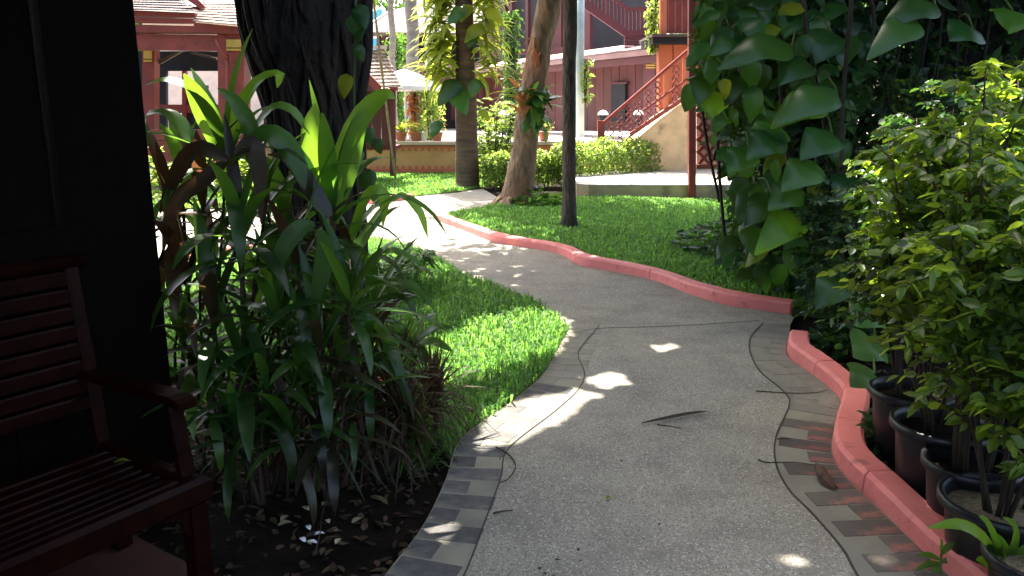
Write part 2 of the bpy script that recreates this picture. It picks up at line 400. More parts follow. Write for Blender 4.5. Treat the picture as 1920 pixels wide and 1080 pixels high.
K_near = kerb([(1960, 1250), (1767, 1068), (1738, 1039), (1653, 958), (1596, 905), (1563, 860), (1563, 803), (1577, 758), (1567, 736), (1522, 701), (1477, 668), (1479, 640)], 'path_kerb', cuts=(0, .33, .52, .66, .79, 1), n=70)
kerb([(250, 520), (300, 500), (380, 482), (470, 468)], 'path_kerb', n=16)
kerb([(690, 381), (725, 376), (765, 372)], 'path_kerb', n=8)

gp = lambda *a: [G(x, y) for x, y in a]
JUNC = gp((690, 446), (815, 413), (850, 399), (930, 392), (948, 378), (905, 353), (860, 360), (740, 372), (640, 386)) + [Vector((-9, 11.3, 0)), Vector((-9, 6.3, 0)), Vector((-5.2, 6.9, 0)), G(370, 484)]
sheet('junction_paving', JUNC, -.007, m_far)
LAWN_L = [p for p in cLn[20:]] + [p for p in cLf[1:]] + [G(370, 486), Vector((-5.2, 6.8, 0)), Vector((-6.5, 5.6, 0)), Vector((-2.6, 4.3, 0)), G(690, 690), G(800, 800), G(846, 860)]
LAWN_R = [p + Vector((.13, .02, 0)) for p in K_far] + gp((850, 402), (940, 386), (1000, 374)) + [Vector((1.1, 13.15, 0)), Vector((6, 13.15, 0)), Vector((6, 7, 0)), Vector((3.0, 5.45, 0))]
LAWN_F = [Vector((-9, 11.4, 0))] + gp((640, 385), (740, 371), (860, 358.5), (903, 351)) + [Vector((-.3, 16.5, 0)), Vector((2, 18.6, 0)), Vector((-9, 18.6, 0))]
sheet('lawn', LAWN_L, -.012, m_turf, .03); sheet('lawn', LAWN_R, .02, m_turf, .06); sheet('lawn', LAWN_F, -.002, m_turf, .03)
def pnoise(X, Y, s, seed):
    r = np.random.default_rng(seed); v = np.zeros_like(X)
    for k in range(6):
        a, b, c = r.normal(size=3); v += np.sin(X * a * s * (1 + k * .5) + Y * b * s * (1 + k * .5) + c * 9)
    return v / 6
def grass(name, poly, n, h, w, z0, label, m=m_grass, lean=.8, seed=1):
    X0, X1 = min(p[0] for p in poly), max(p[0] for p in poly); Y0, Y1 = min(p[1] for p in poly), max(p[1] for p in poly)
    r = np.random.default_rng(seed); X = r.uniform(X0, X1, n * 4); Y = r.uniform(Y0, Y1, n * 4)
    vis = (np.abs(X) < Y * .72 + .4)                     # the sides nobody could see stay bare
    k = inpoly(X, Y, poly) & vis; X, Y = X[k][:n], Y[k][:n]; n = len(X)
    nz = pnoise(X, Y, 2.2, seed)
    a = r.uniform(0, 6.283, n); hh = h * r.uniform(.45, 1.25, n) * (1 + .45 * nz); ln = r.uniform(.15, 1, n) * lean
    ww = w * r.uniform(.7, 1.3, n) / 2
    d = np.stack([np.cos(a), np.sin(a), 0 * a], 1); sd = np.stack([-np.sin(a), np.cos(a), 0 * a], 1)
    B = np.stack([X, Y, np.full(n, z0)], 1); up = np.array([0, 0, 1.])
    Mi = B + d * (hh * ln * .35)[:, None] + up * (hh * .7)[:, None]
    T = B + d * (hh * ln * 1.1)[:, None] + up * (hh * (1.0 - .35 * ln))[:, None]
    V = np.stack([B - sd * ww[:, None] * .7, B + sd * ww[:, None] * .7, Mi + sd * ww[:, None], Mi - sd * ww[:, None], T], 1).reshape(-1, 3)
    i = np.arange(n)[:, None] * 5
    Fq = np.concatenate([i + np.array([[0, 1, 2]]), i + np.array([[0, 2, 3]]), i + np.array([[3, 2, 4]])], 0)
    return tag(npobj(name, V, Fq, m), label, 'grass', kind='stuff')
grass('lawn_grass', LAWN_L, 60000, .075, .010, -.015, 'broad bladed green grass on the lawn beside the big dark tree', seed=3)
grass('lawn_grass', LAWN_R, 110000, .065, .012, .015, 'clipped green grass on the lawn behind the red kerb', seed=4)
grass('lawn_grass', LAWN_F, 45000, .06, .022, -.004, 'sunlit grass below the low tan terrace wall', seed=5)

# ------------------------------------------------------------------ vectorised leaves
def leaves(name, P, Dr, Nn, L, Wd, m, parent=None, fold=.22, kind=None):
    """P base, Dr direction, Nn rough normal (N,3); two folded quads for each leaf"""
    n = len(P); Dr = norm(Dr); S = norm(np.cross(Dr, Nn)); Nn = np.cross(S, Dr)
    L = np.broadcast_to(L, n)[:, None]; Wd = np.broadcast_to(Wd, n)[:, None] / 2
    f = fold * Wd
    def pt(u, s, dz): return P + Dr * L * u + S * Wd * s + Nn * (f * abs(s) + dz * L)
    V = np.stack([pt(0, 0, 0), pt(.3, .92, .0), pt(.68, .72, -.03), pt(1, 0, -.12), pt(.68, -.72, -.03), pt(.3, -.92, 0)], 1).reshape(-1, 3)
    i = np.arange(n)[:, None] * 6
    Fq = np.concatenate([i + np.array([[0, 1, 2, 3]]), i + np.array([[0, 3, 4, 5]])], 0)
    o = npobj(name, V, Fq, m, parent)
    if kind: o['kind'] = kind
    return o
def rand_dirs(n, r): return norm(r.normal(size=(n, 3)))

# where the sun reaches the ground and the plants under the trees
gq = lambda *a: [(G(x, y).x, G(x, y).y) for x, y in a]
PATCH = [gq((870, 815), (950, 752), (1010, 732), (1120, 728), (1140, 745), (1090, 756), (1085, 780), (1025, 802), (960, 836), (880, 832)),
         gq((790, 668), (880, 612), (1000, 582), (1085, 600), (1055, 652), (960, 694), (860, 722), (790, 712)),
         gq((1430, 1040), (1470, 1020), (1520, 1026), (1530, 1070), (1450, 1075)), gq((1575, 1022), (1610, 1020), (1620, 1045), (1580, 1048)), gq((1545, 1085), (1600, 1070), (1650, 1085), (1600, 1110)),
         gq((1105, 700), (1170, 698), (1180, 724), (1115, 728)), gq((1215, 644), (1280, 642), (1280, 660), (1220, 662)),
         gq((690, 890), (760, 860), (775, 910), (710, 925)), gq((1630, 1040), (1700, 1035), (1710, 1060), (1650, 1060))]
LIT = [(D(590, 250, 3.3), .1), (D(370, 190, 3.2), .12), (D(700, 205, 3.4), .1), (D(1860, 300, 3.5), .42), (D(1800, 520, 3.5), .38),
       (D(1880, 760, 3.0), .3), (D(1880, 960, 2.7), .2), (D(1740, 560, 3.8), .3), (D(340, 150, 3.4), .1), (D(1700, 330, 4.2), .3), (D(1820, 180, 4.0), .3)]
def sunlit(P):
    t = P[:, 2] / SUN.z; gx = P[:, 0] - SUN.x * t; gy = P[:, 1] - SUN.y * t
    k = ((gy > 9.35) & (gx < -.3 + (gy - 9.35) * .14)) | (gy > 14.0) | ((gx < -2.6) & (gy > 6.4))
    for p in PATCH: k |= inpoly(gx, gy, p)
    for c, r in LIT:
        t = (P[:, 2] - c.z) / SUN.z
        k |= ((P[:, 0] - SUN.x * t - c.x) ** 2 + (P[:, 1] - SUN.y * t - c.y) ** 2) < r * r
    return k
def crown(parent, c, rad, n, L, Wd, m=m_crown, seed=1, clumps=120, spread=.38, cull=True, zmin=3.6):
    r = np.random.default_rng(seed); c = np.array(c); rad = np.array(rad)
    q = rand_dirs(clumps, r) * (r.uniform(.15, 1, (clumps, 1)) ** .45); C = c + q * rad
    P = C[r.integers(0, clumps, n)] + r.normal(size=(n, 3)) * spread
    P = P[P[:, 2] > zmin + .0 * P[:, 1]]; P = P[P[:, 2] > 1.9 + .135 * np.maximum(P[:, 1], 0)]
    d = norm(rand_dirs(len(P), r) - np.array([0, 0, .3])); 
    t = P[:, 2] / SUN.z; gx = P[:, 0] - SUN.x * t; gy = P[:, 1] - SUN.y * t
    if cull:
        u = r.uniform(0, 1, len(P)); k = ~(((gx > 1.0) & (gy < 4.6) & (u < .5)) | ((gx < .25) & (gx > -2.6) & (gy > 4.6) & (gy < 9) & (u < .55)) | ((gx > .3) & (gy > 7) & (u < .5))); P, d = P[k], d[k]
        k = ~(sunlit(P) | sunlit(P + d * L * .5) | sunlit(P + d * L)); P, d = P[k], d[k]
    n = len(P)
    nn = r.normal(size=(n, 3)) * .6; nn[:, 2] += 1
    o = leaves('crown', P, d, nn, L * r.uniform(.7, 1.3, n), Wd * r.uniform(.7, 1.3, n), m, parent)
    return C
def limbs(parent, a, C, n, r0, m, seed=1):
    rr = random.Random(seed)
    for i in range(n):
        for _ in range(30):
            b = Vector(C[rr.randrange(len(C))]); a = Vector(a); mid = a.lerp(b, .5) + Vector((rr.uniform(-.3, .3), rr.uniform(-.3, .3), rr.uniform(.1, .5)))
            if not sunlit(np.array([tuple(p) for p in spline([a, mid, b], 20)])).any(): break
        else: continue
        mb = MB(); mb.tube(spline([a, mid, b], 8), [r0 * (1 - .11 * k) for k in range(8)], 7); mb.build('limb', m, parent, True)
# ------------------------------------------------------------------ dark wooden house with the bench
NB = Vector((.83, -.56, 0)).normalized(); WB = Vector((NB.y, -NB.x, 0))          # out of the wall; along it towards the camera
OB = G(385, 890, .42); OB.z = 0
def B(u, d, z): return OB + WB * u - NB * d + Vector((0, 0, z))
RB = Matrix((WB, -NB, Vector((0, 0, 1)))).transposed()
PW = B(0, .68, 0); r_ = ray(300, 600); k_ = NB.dot(PW) / NB.dot(Vector((r_.x, r_.y, 0))); E = Vector((r_.x, r_.y, 0)) * k_
house = thing('wooden_house', 'dark brown wooden house wall and corner post behind the bench', 'house', E)
def H(s, d, z): return E + WB * s + NB * d + Vector((0, 0, z))
def hbox(s0, s1, d0, d1, z0, z1, bev=.004):
    b = MB(); b.box(H((s0 + s1) / 2, (d0 + d1) / 2, (z0 + z1) / 2), (s1 - s0, d1 - d0, z1 - z0), RB, bev); return b
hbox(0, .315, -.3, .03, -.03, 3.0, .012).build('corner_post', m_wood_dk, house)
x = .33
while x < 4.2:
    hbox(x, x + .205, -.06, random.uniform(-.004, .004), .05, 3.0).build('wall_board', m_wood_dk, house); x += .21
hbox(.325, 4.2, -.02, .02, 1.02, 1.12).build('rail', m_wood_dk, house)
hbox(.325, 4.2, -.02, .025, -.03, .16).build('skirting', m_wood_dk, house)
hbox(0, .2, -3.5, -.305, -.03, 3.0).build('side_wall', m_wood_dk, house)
ev = MB(); ev.prism([H(-.35, 2.3, 2.35), H(4.6, 2.3, 2.35), H(4.6, -3.5, 4.9), H(-.35, -3.5, 4.9)], (0, 0, .1)); ev.build('roof', m_shingd, house)
fl = [H(.05, .002, 0), H(5, .002, 0), H(5, .71, 0), H(.05, .71, 0)]
fl = [B(-.04, .675, 0), B(5, .675, 0), B(5, -.10, 0), B(-.04, -.10, 0)]
sheet('porch_floor', fl, .035, mat('porch_tile', (.10, .035, .026), (.07, .028, .022), .6, 6), .08)

bench = thing('wooden_bench', 'dark red brown slatted wooden bench with armrests against the house wall', 'bench', B(.65, .25, .035))
def bb(name, u0, u1, d0, d1, z0, z1, bev=.006, parent=bench, m=m_bench):
    b = MB(); b.box(B((u0 + u1) / 2, (d0 + d1) / 2, (z0 + z1) / 2), (u1 - u0, d1 - d0, z1 - z0), RB, bev); return b.build(name, m, parent)
BL = 1.45
for u in (0, BL - .055):
    bb('leg', u, u + .055, .002, .057, .035, .335, .008); bb('leg', u, u + .055, .45, .505, .035, .335, .008)
    bb('side_rail', u, u + .055, .035, .505, .337, .418, .01)
bb('front_rail', -.01, BL + .01, -.018, .033, .337, .42, .014)
for s, u in ((1, .056), (-1, BL - .056)):
    b = MB(); b.prism([B(u, .01, .336), B(u + s * .10, .01, .336), B(u + s * .03, .01, .30), B(u, .01, .23)], -NB * .03); b.build('bracket', m_bench, bench)
for i in range(9):
    d = .062 + i * .0475; b = MB()
    sag = -.018 * math.sin(math.pi * (i + .6) / 9.2)
    b.box(B(BL / 2, d, .405 + sag), (BL - .115, .036, .02), RB, .005); b.build('seat_slat', m_bench, bench)
def tilt(z): return .50 + (z - .42) * .13
for u in (.004, BL - .05):
    b = MB(); b.bar(B(u + .022, tilt(.40) + .02, .40), B(u + .022, tilt(1.0) + .02, 1.0), .046, .045, -NB, .008); b.build('back_stile', m_bench, bench)
for i in range(8):
    z = .53 + i * .058; bb('back_slat', .05, BL - .051, tilt(z) + .008, tilt(z) + .028, z, z + .051, .006)
b = MB(); b.tube([B(-.02, tilt(1) + .02, 1.012), B(BL + .02, tilt(1) + .02, 1.012)], .026, 12); b.build('top_rail', m_bench, bench, True)
for u in (.0, BL - .06):
    b = MB(); b.tube(spline([B(u + .03, .05, .30 + .12), B(u + .03, .07, .55), B(u + .03, .085, .64)], 6), [.026] * 6, 8); b.build('arm_post', m_bench, bench)
    b = MB(); A = spline([B(u + .03, .01, .648), B(u + .03, .08, .66), B(u + .03, .3, .652), B(u + .03, .53, .648)], 8)
    for p, q in zip(A, A[1:]): b.bar(p, q + (q - p) * .02, .062, .026, Vector((0, 0, 1)), 0)
    b.build('armrest', m_bench, bench)

# ------------------------------------------------------------------ walls as prisms seen through pixels on a known plane
def plane(Y): return (Vector((0, Y, 0)), Vector((0, -1, 0)))
def pp(name, poly, pl, th, m, parent, back=0.0):
    P0, n = pl; q = [W(x, y, P0 - n * back, n) for x, y in poly]
    b = MB(); b.prism(q, -n * th); return b.build(name, m, parent)
def rect(x0, y0, x1, y1): return [(x0, y0), (x1, y0), (x1, y1), (x0, y1)]
def shingles(name, a, b, c, d, rows, cols, m, parent, th=.018):
    """a-b along the top, d-c along the eave; tiles lap downwards"""
    mb = MB(); a, b, c, d = map(Vector, (a, b, c, d)); nn = (b - a).cross(d - a).normalized()
    if nn.z < 0: nn = -nn
    for i in range(rows):
        u0, u1 = i / rows, (i + 1.18) / rows
        for j in range(cols):
            o = .5 if i % 2 else 0; v0 = (j - o + .03) / cols; v1 = (j + 1 - o - .03) / cols
            v0 = max(0, v0); v1 = min(1, v1)
            if v1 - v0 < .2 / cols: continue
            q = lambda u, v, h: a.lerp(d, u).lerp(b.lerp(c, u), v) + nn * h
            e = random.uniform(-.03, .03) / rows
            P = [q(u0, v0, 0), q(u0, v1, 0), q(u1 + e, v1, th * 1.5), q(u1 + e, v0, th * 1.5)]
            mb.add(P + [P[3] - nn * th, P[2] - nn * th], [[0, 1, 2, 3], [3, 2, 5, 4]])
    o = mb.build(name, m, parent); o['kind'] = 'stuff'; return o

# ---- terrace and its low wall
tb = MB(); tb.prism([(-14, 18.95, .64), (3.0, 18.95, .64), (9, 19.5, .64), (60, 24, .64), (60, 90, .64), (-60, 90, .64), (-60, 18.95, .64)], (0, 0, -.7)); tag(tb.build('terrace', m_terr), kind='structure')
tw = thing('terrace_wall', 'low tan garden wall with toothed red brick trim and pale coping', 'wall', (-2, 18.6, 0))
b = MB(); b.box((-4.2, 18.75, .30), (13.5, .3, .66)); b.build('wall_body', m_tan, tw)
b = MB(); b.box((-4.2, 18.73, .685), (13.6, .42, .09), None, .015); b.build('coping', m_cope, tw)
for nm, z, zt in (('top_trim', .60, -1), ('base_trim', .05, 1)):
    b = MB(); b.box((-4.2, 18.588, z), (13.5, .02, .05 if zt < 0 else .10)); xx = -10.9
    while xx < 2.4:
        b.box((xx, 18.59, z + zt * (.055 if zt < 0 else .085)), (.075, .018, .07)); xx += .15
    o = b.build(nm, m_trim, tw); o['kind'] = 'stuff'

# ---- red open pavilion house on the left
rh = thing('red_house', 'red timber house with gold banded posts and tiled eaves beyond the cordylines', 'house', (-5.6, 15, 0))
p15 = plane(15)
pp('fascia', [(180, 16), (365, 24), (365, 33), (180, 28)], p15, .12, m_red, rh)
pp('fascia', [(180, 30), (363, 35), (363, 44), (180, 42)], p15, .10, m_red, rh, .06)
pp('soffit', [(180, 44), (418, 50), (418, 62), (180, 60)], p15, .9, m_red, rh, .12)
pp('beam', [(180, 63), (420, 66), (420, 96), (180, 92)], p15, .16, m_red, rh, .25)
pp('fascia', [(363, 42), (500, 55), (500, 66), (363, 60)], p15, .12, m_red, rh, .02)
pp('beam', [(455, 62), (560, 70), (560, 104), (455, 100)], p15, .16, m_red, rh, .3)
for x0, x1 in ((408, 458), (266, 290)):
    far = 1.4 if x0 < 300 else .2
    po = pp('post', [(x0, 60), (x1, 60), (x1 - 2, 355), (x0 + 2, 355)], p15, .4 if x0 > 300 else .25, m_red, rh, far)
    y0 = 74 if x0 > 300 else 95
    for a, c in ((0, 15), (17, 21)):
        pp('gold_band', rect(x0 + 16 if x0 > 300 else x0 + 3, y0 + a, x1 - 6, y0 + c), p15, .03, m_gold, po, far - .035)
b = MB(); b.tube(spline([D(405, 73, 14.95), D(410, 84, 14.9), D(424, 108, 14.9), D(427, 125, 15.0), D(428, 340, 15.0)], 14), .035, 8); b.build('downspout', m_red, rh, True)
pp('parapet', rect(200, 243, 405, 262), p15, .15, m_red, rh, .3); pp('parapet', rect(200, 264, 405, 330), p15, .12, m_red, rh, .32)
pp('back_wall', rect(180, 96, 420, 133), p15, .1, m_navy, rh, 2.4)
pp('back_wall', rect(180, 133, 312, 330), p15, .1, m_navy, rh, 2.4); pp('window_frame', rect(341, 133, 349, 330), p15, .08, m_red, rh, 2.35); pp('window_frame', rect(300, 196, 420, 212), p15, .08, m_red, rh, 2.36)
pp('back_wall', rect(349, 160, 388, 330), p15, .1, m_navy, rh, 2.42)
pp('ceiling_truss', [(285, 118), (330, 97), (340, 97), (300, 120)], p15, .08, m_roofg, rh, 1.6); pp('ceiling_truss', [(360, 97), (405, 108), (405, 112), (356, 101)], p15, .08, m_roofg, rh, 1.62)
e = lambda x, y, Y: D(x, y, Y)
shingles('roof_tiles', e(180, -12, 16.2), e(330, -12, 16.2), e(372, 22, 14.85), e(180, 15, 14.85), 7, 22, m_shingd, rh)
pp('gable_board', [(335, -10), (362, -10), (386, 14), (376, 17)], p15, .06, m_red, rh, .02)
shingles('roof_tiles', e(375, 6, 16.4), e(490, 2, 16.4), e(520, 54, 14.8), e(362, 40, 14.8), 8, 16, m_shing, rh)
rb = MB(); rb.prism([e(180, -60, 18), e(380, -40, 18), e(380, 12, 15.6), e(180, 12, 15.6)], (0, .1, -.05)); rb.build('roof_deck', m_red, rh)
ph = thing('pale_house', 'pale plastered house wall in full sun behind the red timber house', 'house', (-9, 26, .64))
b = MB(); b.box((-8.4, 26, 2.4), (6, .3, 3.52)); b.build('wall', m_cope, ph)
b = MB(); b.prism([(-11.6, 25.2, 4.1), (-5.2, 25.2, 4.1), (-5.2, 28.5, 5.6), (-11.6, 28.5, 5.6)], (0, 0, .12)); b.build('roof', m_roofg, ph)

# ---- small shingled pavilion
pv = thing('garden_pavilion', 'small red pavilion with steep weathered shingle roof before the terrace wall', 'pavilion', D(690, 330, 17))
A1, A2, A3, A4 = D(640, 96, 16.2), D(722, 93, 17.4), D(754, 166, 17.2), D(714, 168, 15.9)
shingles('roof_tiles', A1, A2, A3, A4, 11, 12, m_shing, pv)
mir = lambda p, q: Vector((2 * q.x - p.x - .35, 2 * q.y - p.y, p.z))
shingles('roof_tiles', A1, A2, mir(A3, A2), mir(A4, A1), 11, 12, m_shing, pv)
b = MB(); b.bar(A1 + Vector((-.02, -.03, .03)), A4 + Vector((-.02, -.03, .0)), .035, .16); b.build('barge_board', m_red, pv)
b = MB(); b.bar(A1 + Vector((-.02, -.03, .03)), mir(A4, A1) + Vector((-.02, -.03, 0)), .035, .16); b.build('barge_board', m_red, pv)
b = MB(); b.bar(A1 + Vector((0, 0, .04)), A2 + Vector((0, 0, .05)), .12, .07); b.build('ridge_cap', m_cope, pv)
b = MB(); b.prism([A1 + Vector((0, .02, -.05)), A4 + Vector((-.05, .02, -.03)), mir(A4, A1) + Vector((.05, .02, -.03))], (.02, .06, 0)); b.build('gable', m_redfar, pv)
p165 = plane(16.5)
for i in range(4): pp('wall_panel', rect(664 + i * 17, 168, 680 + i * 17, 274), p165, .06, m_redfar, pv, random.uniform(.04, .06))
pp('post', rect(731, 166, 741, 330), p165, .12, m_redfar, pv, 0); pp('post', rect(655, 166, 664, 335), p165, .12, m_redfar, pv, 0)
pp('sill', rect(655, 274, 741, 281), p165, .9, m_redfar, pv, 0.14); pp('post', rect(676, 282, 686, 333), p165, .1, m_redfar, pv, .1)
pp('eave_beam', rect(655, 163, 745, 170), p165, .1, m_red, pv, -.12)
# ---- bamboo pole
b = MB(); b.tube(spline([D(696, -40, 15.4), D(712, 100, 15.8), D(741, 333, 16.2)], 22), [.022 + .006 * (i % 4 == 0) for i in range(22)], 8)
tag(b.build('bamboo_pole', mat('bamboo', (.34, .27, .15), (.22, .17, .1), .5, 9), None, True), 'thin leaning bamboo pole in front of the shingled pavilion', 'pole')
# ---- parasol
um = thing('parasol', 'white garden parasol open on the terrace behind the pavilion', 'parasol', (-2.5, 20, .64))
ap = D(758, 128, 20); cx, cy = ap.x, ap.y; zr = D(758, 163, 20).z
b = MB(); n_ = 8
for i in range(n_):
    a0, a1 = 2 * math.pi * (i + .3) / n_, 2 * math.pi * (i + 1.3) / n_
    p0 = Vector((cx + .92 * math.cos(a0), cy + .92 * math.sin(a0), zr)); p1 = Vector((cx + .92 * math.cos(a1), cy + .92 * math.sin(a1), zr))
    m0 = p0.lerp(ap, .55) + Vector((0, 0, .05)); m1 = p1.lerp(ap, .55) + Vector((0, 0, .05)); dz = Vector((0, 0, -.09))
    b.add([p0, p1, m1, m0, ap, p0 + dz, p1 + dz], [[0, 1, 2, 3], [3, 2, 4], [5, 6, 1, 0]])
b.build('canopy', m_white, um)
b = MB(); b.tube([(cx, cy, .64), (cx, cy, ap.z + .06)], .022, 8); b.build('pole', m_cope, um)
b = MB(); b.lathe((cx, cy, .64), [(0, 0), (.25, 0), (.25, .07), (.05, .1), (0, .1)], 16); b.build('base', m_slab, um)
for i in range(n_):
    a0 = 2 * math.pi * (i + .3) / n_; b = MB(); b.bar((cx, cy, ap.z - .25), (cx + .88 * math.cos(a0), cy + .88 * math.sin(a0), zr + .01), .015, .015); b.build('rib', m_cope, um)

# ---- far grey roofed house and the blue building
gh = thing('grey_roofed_house', 'far dark house with a broad grey brown roof behind the parasol', 'house', (-2.5, 33, .64))
p33 = plane(33); p32 = plane(31.5)
RQ = [D(672, 60, 31), D(738, 18, 34), D(905, -22, 35), D(905, 62, 31)]
b = MB(); b.prism(RQ, (0, .1, -.12)); b.build('roof', m_roofg, gh)
b = MB(); b.bar(RQ[0], RQ[1], .12, .1); b.build('barge_board', m_cope, gh)
pp('wall', rect(706, 62, 905, 262), p33, .3, m_navy, gh)  # navy face painted for the shadow under the roof
for x0 in (716, 766, 822, 868, 898): pp('post', rect(x0, 60, x0 + 7, 262), p32, .2, m_redfar, gh, .3)
pp('balcony_rail', rect(700, 118, 905, 128), p32, .1, m_fascia, gh, .25); pp('balcony_board', rect(700, 130, 905, 152), p32, .08, m_redfar, gh, .28)
for i in range(6): pp('window', rect(726 + i * 30, 175, 746 + i * 30, 225), p33, .06, m_blue if i == 1 else m_redfar, gh, -.08)
bl = thing('blue_building', 'bright blue panelled building seen between trunk and grey roof', 'building', (-8, 44, .64))
p44 = plane(44)
pp('wall', rect(560, 70, 735, 240), p44, .3, m_blue, bl)
for i in range(9): pp('panel', rect(640 + i * 11, 18 + (i % 2) * 3, 649 + i * 11, 68), p44, .15, m_pale if i % 3 == 1 else m_blue, bl, .02 * (i % 2))
pp('ledge', rect(560, 68, 735, 72), p44, .4, m_cope, bl, -.15)

# ---- far maroon house: facade runs away to the left
P0 = Vector((3.6, 20, 0)); fd = Vector((-.433, .901, 0)).normalized(); fn = Vector((-fd.y, fd.x, 0)); pf = (P0, fn)
mh = thing('maroon_house', 'large maroon timber house with pink gutter and upper stair behind the garden', 'house', (2, 24, .64))
xs = np.linspace(876, 1236, 25)
for i in range(24):
    f = lambda x: 138 - (x - 880) * .085
    pp('wall_board', [(xs[i] + .4, f(xs[i])), (xs[i + 1] - .4, f(xs[i + 1])), (xs[i + 1] - .4, 246), (xs[i] + .4, 246)], pf, .08, m_redfar, mh, .9 + random.uniform(-.015, .015))
pp('door_panel', [(1146, 158), (1172, 157), (1172, 228), (1146, 228)], pf, .08, m_navy, mh, .8); pp('door_frame', [(1143, 155), (1175, 154), (1175, 157), (1143, 158)], pf, .08, m_redfar, mh, .78)
pp('gutter', [(872, 132), (1232, 88), (1232, 101), (872, 139)], pf, .16, m_fascia, mh)
pp('fascia', [(872, 140), (1232, 103), (1232, 117), (872, 149)], pf, .10, m_redfar, mh, .06)
q0, q1 = W(872, 131, *pf), W(1232, 87, *pf)
b = MB(); b.prism([q0, q1, q1 - fn * 1.6 + Vector((0, 0, .35)), q0 - fn * 1.6 + Vector((0, 0, .35))], (0, 0, -.05)); b.build('lean_to_roof', m_fascia, mh)
gpost = pp('post', [(1206, 104), (1228, 102), (1228, 250), (1206, 250)], pf, .25, m_redfar, mh, .3)
for a, c in ((116, 119), (121, 124), (126, 128)): pp('gold_band', rect(1211, a, 1228, c), pf, .03, m_gold, gpost, .265)
pp('upper_wall', rect(860, -60, 1240, 136), pf, .2, m_navy, mh, 3.4)  # navy sheet painted for the dark openings upstairs
for x0, x1 in ((905, 930), (1008, 1052), (1096, 1106)): pp('upper_wall_panel', rect(x0, -60, x1, 132), pf, .12, m_redfar, mh, 2.6)
for x0 in (942, 955, 985): pp('upper_post', rect(x0, -60, x0 + 5, 130), pf, .12, m_redfar, mh, 2.4)
pp('upper_sill', [(895, 96), (1060, 88), (1060, 98), (895, 105)], pf, .15, m_redfar, mh, 2.2)
ST = plane(22.5)
pp('stringer', [(1096, 0), (1104, 2), (1180, 58), (1225, 52), (1225, 64), (1174, 70), (1096, 16)], ST, .12, m_redfar, mh)
for i in range(5): pp('riser_board', rect(1171, 65 + i * 5.4, 1226, 69.5 + i * 5.4), ST, .1, m_redfar, mh, .05)
for i in range(17):
    x = 1100 + i * 7.2; yb = 4 + (x - 1104) * .73 if x < 1180 else 57; yt = yb - 42
    pp('baluster', rect(x, yt, x + 4.2, yb), ST, .05, m_redfar, mh, .02)
pp('stair_rail', [(1096, -46), (1180, 14), (1226, 12), (1226, 18), (1178, 21), (1096, -38)], ST, .08, m_redfar, mh, .0)
pp('upper_wall_panel', rect(1214, -40, 1240, 66), ST, .15, m_redfar, mh, .2)

# ---- near stair house on the right
sh = thing('stair_house', 'orange and red raised house with timber stair, fretwork rail and lattice', 'house', (3.2, 16, .25))
p16 = plane(16); p173 = plane(17.3)
pp('orange_wall', rect(1234, 78, 1500, 330), p173, .2, m_orange, sh); pp('orange_wall', rect(1236, 79, 1261, 210), p173, .1, m_orange, sh, -.12); pp('orange_wall', rect(1263, 79, 1298, 210), p173, .1, m_orange, sh, -.13)
pp('deck_edge', rect(1224, 69, 1500, 82), plane(16.9), 1.6, m_navy, sh)
pp('deck_board', rect(1222, 64, 1500, 68.5), plane(16.8), 1.6, m_roofg, sh)
pp('porch_post', rect(1238, -60, 1250, 64), plane(16.9), .13, m_orange, sh)
for i in range(6): pp('rail_panel', rect(1253 + i * 13, 0, 1263 + i * 13, 58), plane(16.95), .03, m_red, sh)
pp('upper_rail', rect(1250, -8, 1500, -1), plane(16.93), .07, m_red, sh); pp('upper_rail', rect(1250, 58, 1500, 62), plane(16.93), .07, m_red, sh)
pp('upper_house_wall', rect(1250, -60, 1500, 62), plane(18.4), .1, m_redfar, sh)
pp('stair_base', [(1192, 262), (1234, 226), (1262, 205), (1299, 180), (1299, 332), (1192, 335)], p16, 1.2, m_plinth, sh, .06)
for i in range(7):
    x0 = 1186 + i * 17; y0 = 262 - i * 13.2
    pp('step', rect(x0, y0, x0 + 26, y0 + 3.5), p16, 1.1, m_cope, sh, .1)
pp('stringer', [(1180, 250), (1298, 170), (1298, 178), (1184, 256)], p16, .06, m_red, sh)
pp('handrail', [(1126, 232), (1296, 86), (1298, 91), (1129, 238)], p16, .08, m_red, sh, -.02)
pp('lower_rail', [(1205, 206), (1298, 140), (1298, 144), (1207, 210)], p16, .05, m_red, sh, .0)
pp('newel', rect(1121, 226, 1131, 290), p16, .1, m_red, sh, -.03)
for i in range(9):
    x = 1140 + i * 17.5; yt = 232 - (x - 1128) * .86 + 6; yb = min(286, 252 - (x - 1184) * .68 if x > 1180 else 280)
    if i % 2 == 0 and x > 1225: pp('picket', rect(x, yt, x + 8, yb), p16, .03, m_orange, sh, .02); continue
    b = MB(); k = max(3, int((yb - yt) / 11)); hh = (yb - yt) / k          # pierced fretwork: a chain of open lozenges
    for j in range(k):
        c = (x + 5, yt + (j + .5) * hh)
        Q = [D(c[0] + dx * 6, c[1] + dy * hh * .5, 16.02) for dx, dy in ((0, -1), (1, 0), (0, 1), (-1, 0))]
        for a in range(4): b.bar(Q[a], Q[(a + 1) % 4], .02, .035, Vector((0, 1, 0)))
    b.build('fret_picket', m_red, sh)
pp('roof_post', rect(1292, -40, 1305, 376), plane(13.1), .12, m_red, sh)
pp('lattice_rail', rect(1306, 309, 1420, 316), plane(13.2), .06, m_red, sh); pp('lattice_rail', rect(1306, 186, 1420, 192), plane(13.2), .06, m_red, sh)
pp('lattice_backing', rect(1306, 193, 1420, 308), plane(13.34), .03, m_cope, sh)
